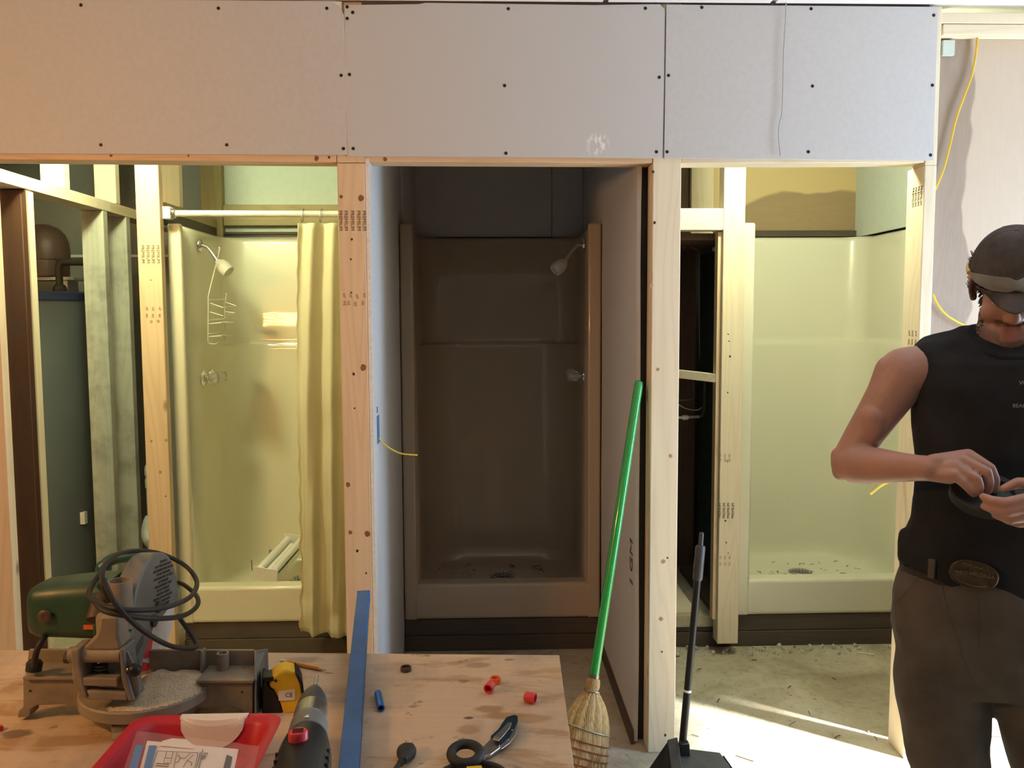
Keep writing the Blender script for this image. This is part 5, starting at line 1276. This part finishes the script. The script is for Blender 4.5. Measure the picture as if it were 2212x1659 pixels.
# far arm (viewer left): shoulder, elbow swung back, forearm across the belly
PA = lambda x, y, Y: at(x, y, Y=Y)
chain(bm, [(PA(1985, 800, 1.945), .058), (PA(1955, 806, 1.950), .060), (PA(1920, 858, 1.955), .052), (PA(1893, 900, 1.962), .047), (PA(1860, 950, 1.972), .042), (PA(1836, 995, 1.975), .041)], 22)
cap_(bm, PA(1925, 800, 1.955), PA(1905, 850, 1.960), .036, .034); cap_(bm, PA(1888, 900, 1.945), PA(1880, 935, 1.95), .034, .030)
chain(bm, [(PA(1834, 1000, 1.975), .041), (PA(1862, 1003, 1.93), .043), (PA(1900, 1006, 1.885), .040), (PA(1945, 1009, 1.83), .033), (PA(1985, 1011, 1.785), .028), (PA(2008, 1012, 1.758), .027)], 22)
cap_(bm, PA(1815, 985, 1.985), PA(1818, 1018, 1.985), .022, .022); cap_(bm, PA(1840, 1022, 1.965), PA(1880, 1030, 1.91), .022, .018)
# far hand
Wr = PA(2008, 1010, 1.755)
mcps = [((2060, 1026), 1.712), ((2064, 1008), 1.722), ((2077, 993), 1.736), ((2092, 982), 1.752)]
for (p, Y), dy in zip(mcps, (12, 4, -6, -14)):
    q = PA(p[0], p[1], Y); w0 = PA(2016, 1012+dy, 1.752); cap_(bm, w0, q, .017, .0128); cap_(bm, PA(2030, 1012+dy, 1.748), q, .016, .0125)
cap_(bm, PA(2018, 1024, 1.750), PA(2052, 1032, 1.725), .017, .014)
fing = [[((2060, 1026), 1.712, .0110), ((2082, 1043), 1.700, .0103), ((2096, 1058), 1.695, .0095), ((2103, 1067), 1.697, .0082)],
        [((2064, 1008), 1.722, .0122), ((2109, 1034), 1.694, .0110), ((2115, 1051), 1.692, .0100), ((2114, 1064), 1.697, .0086)],
        [((2077, 993), 1.736, .0125), ((2131, 1019), 1.702, .0112), ((2137, 1042), 1.700, .0103), ((2133, 1061), 1.704, .0088)],
        [((2092, 982), 1.752, .0125), ((2139, 1011), 1.722, .0108), ((2150, 1036), 1.717, .0098), ((2149, 1060), 1.718, .0084)]]
for f in fing: chain(bm, [(PA(p[0], p[1], Y), r) for p, Y, r in f], 14)
chain(bm, [(PA(2030, 1000, 1.765), .016), (PA(2072, 1014, 1.775), .0135), (PA(2108, 1044, 1.762), .0115), (PA(2124, 1064, 1.750), .0095)], 14)
# near arm (viewer right) and hand
sh = B_(.195, .02, 1.44); el = B_(.30, -.02, 1.14); wr = PA(2296, 1096, 1.665)
chain(bm, [(B_(.165, .03, 1.44), .056), (sh, .060), (sh.lerp(el, .35), .052), (sh.lerp(el, .7), .044), (el, .041), (el.lerp(wr, .25), .043), (el.lerp(wr, .7), .034), (wr, .028)], 22)
mc2 = [((2226, 1076), 1.640, .0125), ((2230, 1094), 1.636, .0125), ((2222, 1112), 1.640, .0125), ((2228, 1126), 1.650, .0115)]
for p, Y, r in mc2: cap_(bm, wr, PA(p[0], p[1], Y), .020, r+.001)
fing2 = [[((2226, 1076), 1.640, .0122), ((2172, 1086), 1.640, .0108), ((2142, 1081), 1.655, .0098), ((2124, 1073), 1.668, .0082)],
         [((2230, 1094), 1.636, .0122), ((2178, 1104), 1.638, .0110), ((2146, 1100), 1.655, .0098), ((2126, 1094), 1.668, .0080)],
         [((2222, 1112), 1.640, .0120), ((2184, 1121), 1.645, .0108), ((2156, 1113), 1.660, .0096), ((2138, 1105), 1.672, .0078)],
         [((2228, 1126), 1.650, .0110), ((2202, 1130), 1.655, .0098), ((2178, 1124), 1.668, .0088), ((2160, 1116), 1.680, .0074)]]
for f in fing2: chain(bm, [(PA(p[0], p[1], Y), r) for p, Y, r in f], 14)
chain(bm, [(PA(2270, 1076, 1.655), .0155), (PA(2232, 1046, 1.665), .0130), (PA(2198, 1043, 1.672), .0112), (PA(2168, 1056, 1.675), .0085)], 14)
# legs inside the trousers
LEGS = ((-1, [(-.088, .0, .86, .098), (-.088, -.02, .68, .084), (-.068, -.035, .50, .063), (-.070, .0, .28, .056), (-.076, .03, .09, .044)]),
        (1, [(.058, .0, .86, .098), (.120, -.015, .68, .084), (.155, -.03, .50, .066), (.172, .0, .28, .056), (.180, .03, .09, .044)]))
for s, L in LEGS: chain(bm, [(B_(a, b, z), r*.85) for a, b, z, r in L], 18)
def sm(x, a, b): t = max(0, min(1, (x-a)/(b-a))); return t*t*(3-2*t)
def skinpost(me):
    be = []; li = []
    for v in me.vertices:
        q = HMi @ v.co; b = l = 0
        if q.length < .17 and q.z > -.15:
            ax = abs(q.x)
            l = sm(-ax, -.026, -.018)*sm(q.z, -.080, -.074)*sm(-q.z, .053, .057)*sm(q.y, .078, .084)
            mus = sm(-ax, -.040, -.030)*sm(q.z, -.058, -.053)*sm(-q.z, .038, .043)*sm(q.y, .070, .080)
            jaw = sm(-q.z, .050+.2*max(0, .06-ax), .066+.2*max(0, .06-ax))*sm(q.y, -.040, -.015)*sm(q.z, -.150, -.118)
            sb = sm(ax, .048, .056)*sm(q.y, -.004, .004)*sm(-q.y, -.042, -.030)*sm(-q.z, -.05, -.03)
            b = max(mus, jaw*.85, sb)*(1-l)
        be.append(b); li.append(l)
    for n, d in (('beard', be), ('lip', li)):
        a = me.attributes.new(n, 'FLOAT', 'POINT'); a.data.foreach_set('value', d)
body = remesh('body', bm, 'skin', .0036, man, 3, post=skinpost)
for s in (-1, 1):
    b2 = bmesh.new(); ball(b2, H(s*.031, .076, .004), .0115); obj('eye', b2, 'eye', man, smooth=180)
# ---- clothes
def wrinkle(me, amp, f, seed, st=(1, 1, .5)):
    me.update(); cs = [v.co.copy() for v in me.vertices]; ns = [v.normal.copy() for v in me.vertices]; out = []
    for c, n in zip(cs, ns):
        k = .6-1.6*abs(noise.noise(V((c.x*f*.8*st[0]+c.z*f*.35+seed, c.y*f*.8, c.z*f*.8*st[2]-c.x*f*.3))))+.5*noise.noise(V((c.x*f*st[0]+seed, c.y*f*st[1], c.z*f*st[2])))+.5*noise.noise(V((c.x*f*2.1, c.y*f*2.1+seed, c.z*f*2.1*st[2]+(c.x+c.y)*f)))
        out.extend(c+n*amp*k)
    me.vertices.foreach_set('co', out); me.update()
def dip(z, s): return 0 if z < 1.46 else (z-1.46)/.076*.024*max(-.35, -s*2.5)
def tloft(bm, rings, n=40, p=.82, tilt=0):
    out = []
    for z, cx, a, b in rings:
        out.append([B_(cx+a*(abs(math.cos(t))**p)*math.copysign(1, math.cos(t)), b*(abs(math.sin(t))**p)*math.copysign(1, math.sin(t)), z+tilt*math.cos(t)*(1 if z < 1.0 else 0)-dip(z, math.sin(t))) for t in [2*PI*k/n for k in range(n)]])
    loft(bm, out)
bm = bmesh.new()
tloft(bm, [(.952, -.024, .160, .119), (.975, -.021, .163, .121), (1.02, -.018, .166, .124), (1.055, -.014, .158, .119), (1.085, -.008, .153, .117), (1.14, -.002, .151, .117), (1.22, .004, .160, .120), (1.31, .008, .174, .122), (1.40, .010, .180, .116), (1.455, .012, .181, .100), (1.487, .013, .180, .084), (1.500, .014, .165, .078), (1.508, .016, .138, .076), (1.517, .018, .108, .073), (1.526, .018, .086, .070)], tilt=-.030)
for s in (-1, 1): cap_(bm, B_(.018+s*.08, .018, 1.468), B_(.014+s*.150, .018, 1.458), .046, .040)
cap_(bm, B_(-.17, .0, 1.045), B_(-.165, -.02, 1.0), .016, .022)
shirt = remesh('shirt', bm, 'shirt', .006, man, 3, post=lambda me: wrinkle(me, .0075, 9, 3))
shirt['label'] = 'black sleeveless cotton shirt'
bm = bmesh.new(); pts = [B_(.018+.080*math.cos(t), -.004+.074*math.sin(t), 1.521+(.056*math.sin(t) if math.sin(t) < 0 else .012*math.sin(t))) for t in [2*PI*k/40 for k in range(41)]]
tube(bm, pts, .0095, 8); obj('collar', bm, 'shirt', man, smooth=60)
for s in (-1, 1):
    bm = bmesh.new(); pts = [B_(.014+s*(.168+.003*math.sin(t)), .018+.062*math.cos(t), 1.424+.068*math.sin(t)) for t in [2*PI*k/36 for k in range(37)]]
    tube(bm, pts, .0038, 6); obj('armhole_hem', bm, 'shirt', man, smooth=60)
bm = bmesh.new()
tloft(bm, [(1.0, -.022, .150, .112), (.96, -.023, .160, .119), (.90, -.024, .174, .128), (.83, -.022, .180, .131), (.76, -.014, .172, .124), (.70, .0, .15, .11)], p=.9)
for s, L in LEGS:
    ex = (.010, .014, .010, .014, .022)
    chain(bm, [(B_(a, b, z), r+e) for (a, b, z, r), e in zip(L, ex)], 26)
cap_(bm, B_(.012, -.01, .74), B_(.022, -.01, .69), .06, .05)
pants = remesh('trousers', bm, 'pants', .007, man, 4, post=lambda me: wrinkle(me, .0125, 8, 9, (1, 1, .75)))
pants['label'] = 'brown canvas work pants'
for s, L in LEGS:
    bm = bmesh.new(); a, b = L[-1][0], L[-1][1]
    cap_(bm, B_(a, b+.02, .05), B_(a+s*.02, b-.14, .040), .048, .040); cap_(bm, B_(a, b+.02, .05), B_(a, b+.02, .14), .046, .050)
    def flat_(me):
        for v in me.vertices: v.co.z = max(v.co.z, .002)
    remesh('boot', bm, 'boot', .006, man, 2, post=flat_)
def surf(o):
    vs = [o.matrix_world @ v.co for v in o.data.vertices] if False else [ROOTM[man.name] @ v.co for v in o.data.vertices]
    return BVHTree.FromPolygons(vs, [tuple(p.vertices) for p in o.data.polygons])
bp_, bs_, bb_ = surf(pants), surf(shirt), surf(body)
def hit(tree, x, y, off=.002):
    d = (at(x, y, Y=2)-V((0, 0, EYE))).normalized(); h = tree.ray_cast(V((0, 0, EYE)), d)
    return (h[0]+h[1]*off, h[1]) if h[0] is not None else (at(x, y, Y=1.78), -E2)
# belt band, loop, buckle
bm = bmesh.new(); pts = []
for k in range(49):
    t = 2*PI*k/48; pts.append(B_(-.022+.160*(abs(math.cos(t))**.9)*math.copysign(1, math.cos(t)), .1195*(abs(math.sin(t))**.9)*math.copysign(1, math.sin(t)), .950-.014*math.cos(t)))
rr_ = [[p+V((0, 0, -.018)), p+V((0, 0, .018)), p*1+(p-B_(-.022, 0, p.z)).normalized()*.002+V((0, 0, .018)), p+(p-B_(-.022, 0, p.z)).normalized()*.002+V((0, 0, -.018))] for p in pts]
loft(bm, rr_, caps=False); obj('belt', bm, 'belt', man, smooth=40)
bc, _n = hit(bs_, 2100, 1236, .004); bc2, _ = hit(bp_, 2100, 1250, .010)
bc = bc if (bc-V((0, 0, EYE))).length < (bc2-V((0, 0, EYE))).length else V((bc.x, bc2.y, bc.z))
bc = bc-E2*.012
tl = R(-13); bxd = E1*math.cos(tl)+E3*math.sin(tl); byd = -E1*math.sin(tl)+E3*math.cos(tl); byd = (byd-E2*.18).normalized(); bnd = bxd.cross(byd).normalized()
def bk(u, v_, w_=0): return bc+bxd*u+byd*v_+bnd*w_
el = lambda s, w_: [bk(s*.049*(abs(math.cos(t))**.85)*math.copysign(1, math.cos(t)), s*.032*(abs(math.sin(t))**.85)*math.copysign(1, math.sin(t)), w_) for t in [2*PI*k/44 for k in range(44)]]
bm = bmesh.new(); loft(bm, [el(.96, -.003), el(1, 0), el(1, .002), el(.95, .0035), el(.90, .0020), el(.3, .0032), el(.02, .0034)]); bu = obj('belt_buckle', bm, 'buckle', man, smooth=35, label='oval bronze belt buckle')
TB = TF(bk(0, .004, .0033), bxd, byd)
text('buckle_lettering', 'WEST', .0100, 'buckle_hi', bu, TB @ Matrix.Translation((-.0255, -.004, .0014)) @ Matrix.Rotation(R(8), 4, 'Z'), .0012)
text('buckle_lettering', 'VIRGINIA', .0120, 'buckle_hi', bu, TB @ Matrix.Translation((.0145, .001, .0008)) @ Matrix.Rotation(R(6), 4, 'Z'), .0012)
bm = bmesh.new(); tube(bm, [bk(.03*math.cos(t), -.016+.008*math.sin(t), .0034) for t in [PI+PI*k/16 for k in range(17)]], .0007, 5); tube(bm, [bk(-.03+.006*k, .018+.004*(k % 2), .0032) for k in range(8)], .0007, 5); obj('buckle_relief', bm, 'buckle_hi', bu)
bm = bmesh.new(); p, n = hit(bs_, 2016, 1222, .002); n = V((n.x, n.y, 0)).normalized(); tx_ = E3.cross(n); prism(bm, [p+tx_*-.008+E3*.016, p+tx_*.008+E3*.016, p+tx_*.007-E3*.028, p+tx_*-.008-E3*.028], n*.006); obj('belt_loop', bm, 'pants', man, bevel=.001)
def seam(name, pts, r=.0012, tree=bp_, mat='pants'):
    bm = bmesh.new(); tube(bm, [hit(tree, x, y, .0006)[0] for x, y in pts], r, 5); return obj(name, bm, mat, man, smooth=60)
seam('fly_seam', [(2114, 1268+k*14) for k in range(10)]); seam('pocket_seam', [(1992, 1235), (1975, 1258), (1958, 1280), (1942, 1296), (1931, 1305)])
seam('side_seam', [(2030, 1240), (2040, 1290), (2052, 1340), (2068, 1380), (2080, 1420), (2096, 1460), (2112, 1490)])
# shirt print (only its left edge is in the picture)
p, n = hit(bs_, 2203, 876, .0008)
TS = lambda p: TF(p, E1, E3)
tx = text('shirt_print', 'BEAR SE', .011, 'print_grey', shirt, TS(hit(bs_, 2209, 877, .002)[0]), .0002)
tx = text('shirt_print', 'WV', .013, 'print_grey', shirt, TS(hit(bs_, 2213, 828, .002)[0]), .0002)
# tattoo edge on the upper arm
# ---- hair
bm = bmesh.new()
for k in range(26):
    a = R(100)+R(160)*k/25; 
bmesh.ops.create_uvsphere(bm, u_segments=40, v_segments=24, radius=1, matrix=HM @ Matrix.Translation((0, -.014, .022)) @ Matrix.Diagonal((.0785, .096, .086, 1)))
def inhair(c):
    q = HMi @ c
    return q.z > -.055 and (q.y < -.020 or (abs(q.x) > .05 and q.z > .012 and q.y < .045))
bmesh.ops.delete(bm, geom=[f for f in bm.faces if not inhair(f.calc_center_median())], context='FACES')
hr = obj('hair', bm, 'hair', man, smooth=180); so = hr.modifiers.new('t', 'SOLIDIFY'); so.thickness = .004
rnd = random.Random(21); bm = bmesh.new()
for k in range(420):
    s = -1 if k % 3 else 1; yy = rnd.uniform(-.075, -.028); zz = rnd.uniform(-.05, .035)
    base = H(s*(.070-.25*max(0, -yy-.05)), yy, zz); o_ = HR @ V((s*rnd.uniform(.7, 1.1), rnd.uniform(-.7, .1), rnd.uniform(-.5, .8)))
    L = rnd.uniform(.010, .021); tube(bm, [base, base+o_*L*.55, base+o_*L+HR @ V((0, rnd.uniform(-.3, .3)*L, .5*L))], [.0021, .0017, .0006], 4)
for k in range(220):                                           # sideburn and jaw-line beard tufts
    s = -1 if k % 2 else 1; t = rnd.random()
    base = H(s*(.070-.018*t+rnd.uniform(-.002, .002)), .014+.050*t*t+rnd.uniform(-.012, .012), .032-.118*t+rnd.uniform(-.006, .006))
    h = bb_.find_nearest(base)
    if h[0] is None or (h[0]-base).length > .03: continue
    o_ = (h[1]+HR @ V((0, .3, -.9))).normalized(); L = rnd.uniform(.004, .009)*(1.5 if t < .5 else .8)
    tube(bm, [h[0], h[0]+o_*L], [.0014, .0004], 4)
hs = obj('hair_strands', bm, 'hair', man); hs['kind'] = 'stuff'
# ---- cap with brim
cpt = V((0, -.010, .034)); ca, cb2, cc_ = .0855, .1035, .095
bm = bmesh.new(); bmesh.ops.create_uvsphere(bm, u_segments=48, v_segments=28, radius=1, matrix=HM @ Matrix.Translation(cpt) @ Matrix.Diagonal((ca, cb2, cc_, 1)))
bmesh.ops.delete(bm, geom=[f for f in bm.faces if (lambda q: q.z < .030-.10*max(0, -q.y-.02)*0+.02*(q.y < -.06)*0)(HMi @ f.calc_center_median())], context='FACES')
def crownpost(me): pass
crown = obj('cap_crown', bm, 'cap', man, smooth=180, label='faded dark grey ball cap'); so = crown.modifiers.new('t', 'SOLIDIFY'); so.thickness = .002; so.offset = 1
bm = bmesh.new()
for k in range(6):
    a = 2*PI*k/6+PI/6
    tube(bm, [HM @ (cpt+V((ca*math.sin(a)*math.cos(t)*1.015, cb2*math.cos(a)*math.cos(t)*1.015, cc_*math.sin(t)*1.015))) for t in [PI/2*j/12 for j in range(13)]], .0012, 5)
obj('cap_seam', bm, 'cap', crown, smooth=60)
bm = bmesh.new(); ball(bm, HM @ (cpt+V((0, 0, cc_*1.01))), (.006, .006, .003), HR, 12, 8); obj('cap_button', bm, 'cap', crown)
bm = bmesh.new(); g = []
for i in range(29):
    u = -1+2*i/28; th = u*R(60); row = []
    for j in range(9):
        v_ = j/8; ext = .066*max(0, math.cos(u*PI/2*.98))**1.1*v_
        row.append(bm.verts.new(H(ca*math.sin(th)*(1-.34*v_), cpt.y+cb2*math.cos(th)+ext, 0.036-.022*u*u*(.5+.5*v_)-.012*v_-.003)))
    g.append(row)
for a, b in zip(g, g[1:]):
    for k in range(8): bm.faces.new((a[k], a[k+1], b[k+1], b[k]))
brm = obj('cap_brim', bm, 'cap', man, smooth=180); so = brm.modifiers.new('t', 'SOLIDIFY'); so.thickness = .003; so.offset = 0
# ---- safety glasses pushed up on the cap
gl = thing('safety_glasses', 'clear safety glasses with amber arms resting on the cap of the man', 'glasses', tuple(H(0, .10, .06)))
bm = bmesh.new(); g = []
for i in range(33):
    u = -1+2*i/32; th = u*R(66); row = []
    hh = .020*(1-abs(u)**3*.75)*(1-.35*math.exp(-(u/.08)**2))
    for j in range(7):
        v_ = -1+2*j/6; row.append(bm.verts.new(H((ca+.010)*math.sin(th), cpt.y+(cb2+.010)*math.cos(th)+.004*v_, .062+hh*v_-.006*u*u-.004)))
    g.append(row)
for a, b in zip(g, g[1:]):
    for k in range(6): bm.faces.new((a[k], a[k+1], b[k+1], b[k]))
ln = obj('lens', bm, 'lens', gl, smooth=180); so = ln.modifiers.new('t', 'SOLIDIFY'); so.thickness = .0018
for s in (-1, 1):
    th = s*R(66); a0 = H((ca+.011)*math.sin(th), cpt.y+(cb2+.011)*math.cos(th), .053)
    bm = bmesh.new(); tube(bm, spline([a0, H(s*(ca+.006), cpt.y+.0, .044), H(s*(ca+.003), -.045, .034), H(s*(ca-.004), -.085, .022)], 6), [.0050]*4+[.0032]*15, 8); obj('temple', bm, 'amber', gl, smooth=60)
# ---- the round black fitting held between the hands
hf = thing('round_fitting', 'round black and dark green fitting held in both hands of the man', 'fitting', tuple(PA(2131, 1075, 1.70)))
fc = PA(2131, 1070, 1.722); fax = V((-.12, -.42, .9)).normalized()
bm = bmesh.new(); lathe(bm, [(.050, -.011), (.066, -.011), (.070, -.008), (.070, .008), (.067, .011), (.052, .011), (.050, .008), (.050, -.008), (.050, -.011)], fc, fax, 48); obj('ring', bm, 'rubber', hf, smooth=35)
bm = bmesh.new(); lathe(bm, [(.0, -.006), (.0495, -.006), (.0495, .002), (0, .004)], fc, fax, 40); obj('inner_plate', bm, 'teal', hf, smooth=35)
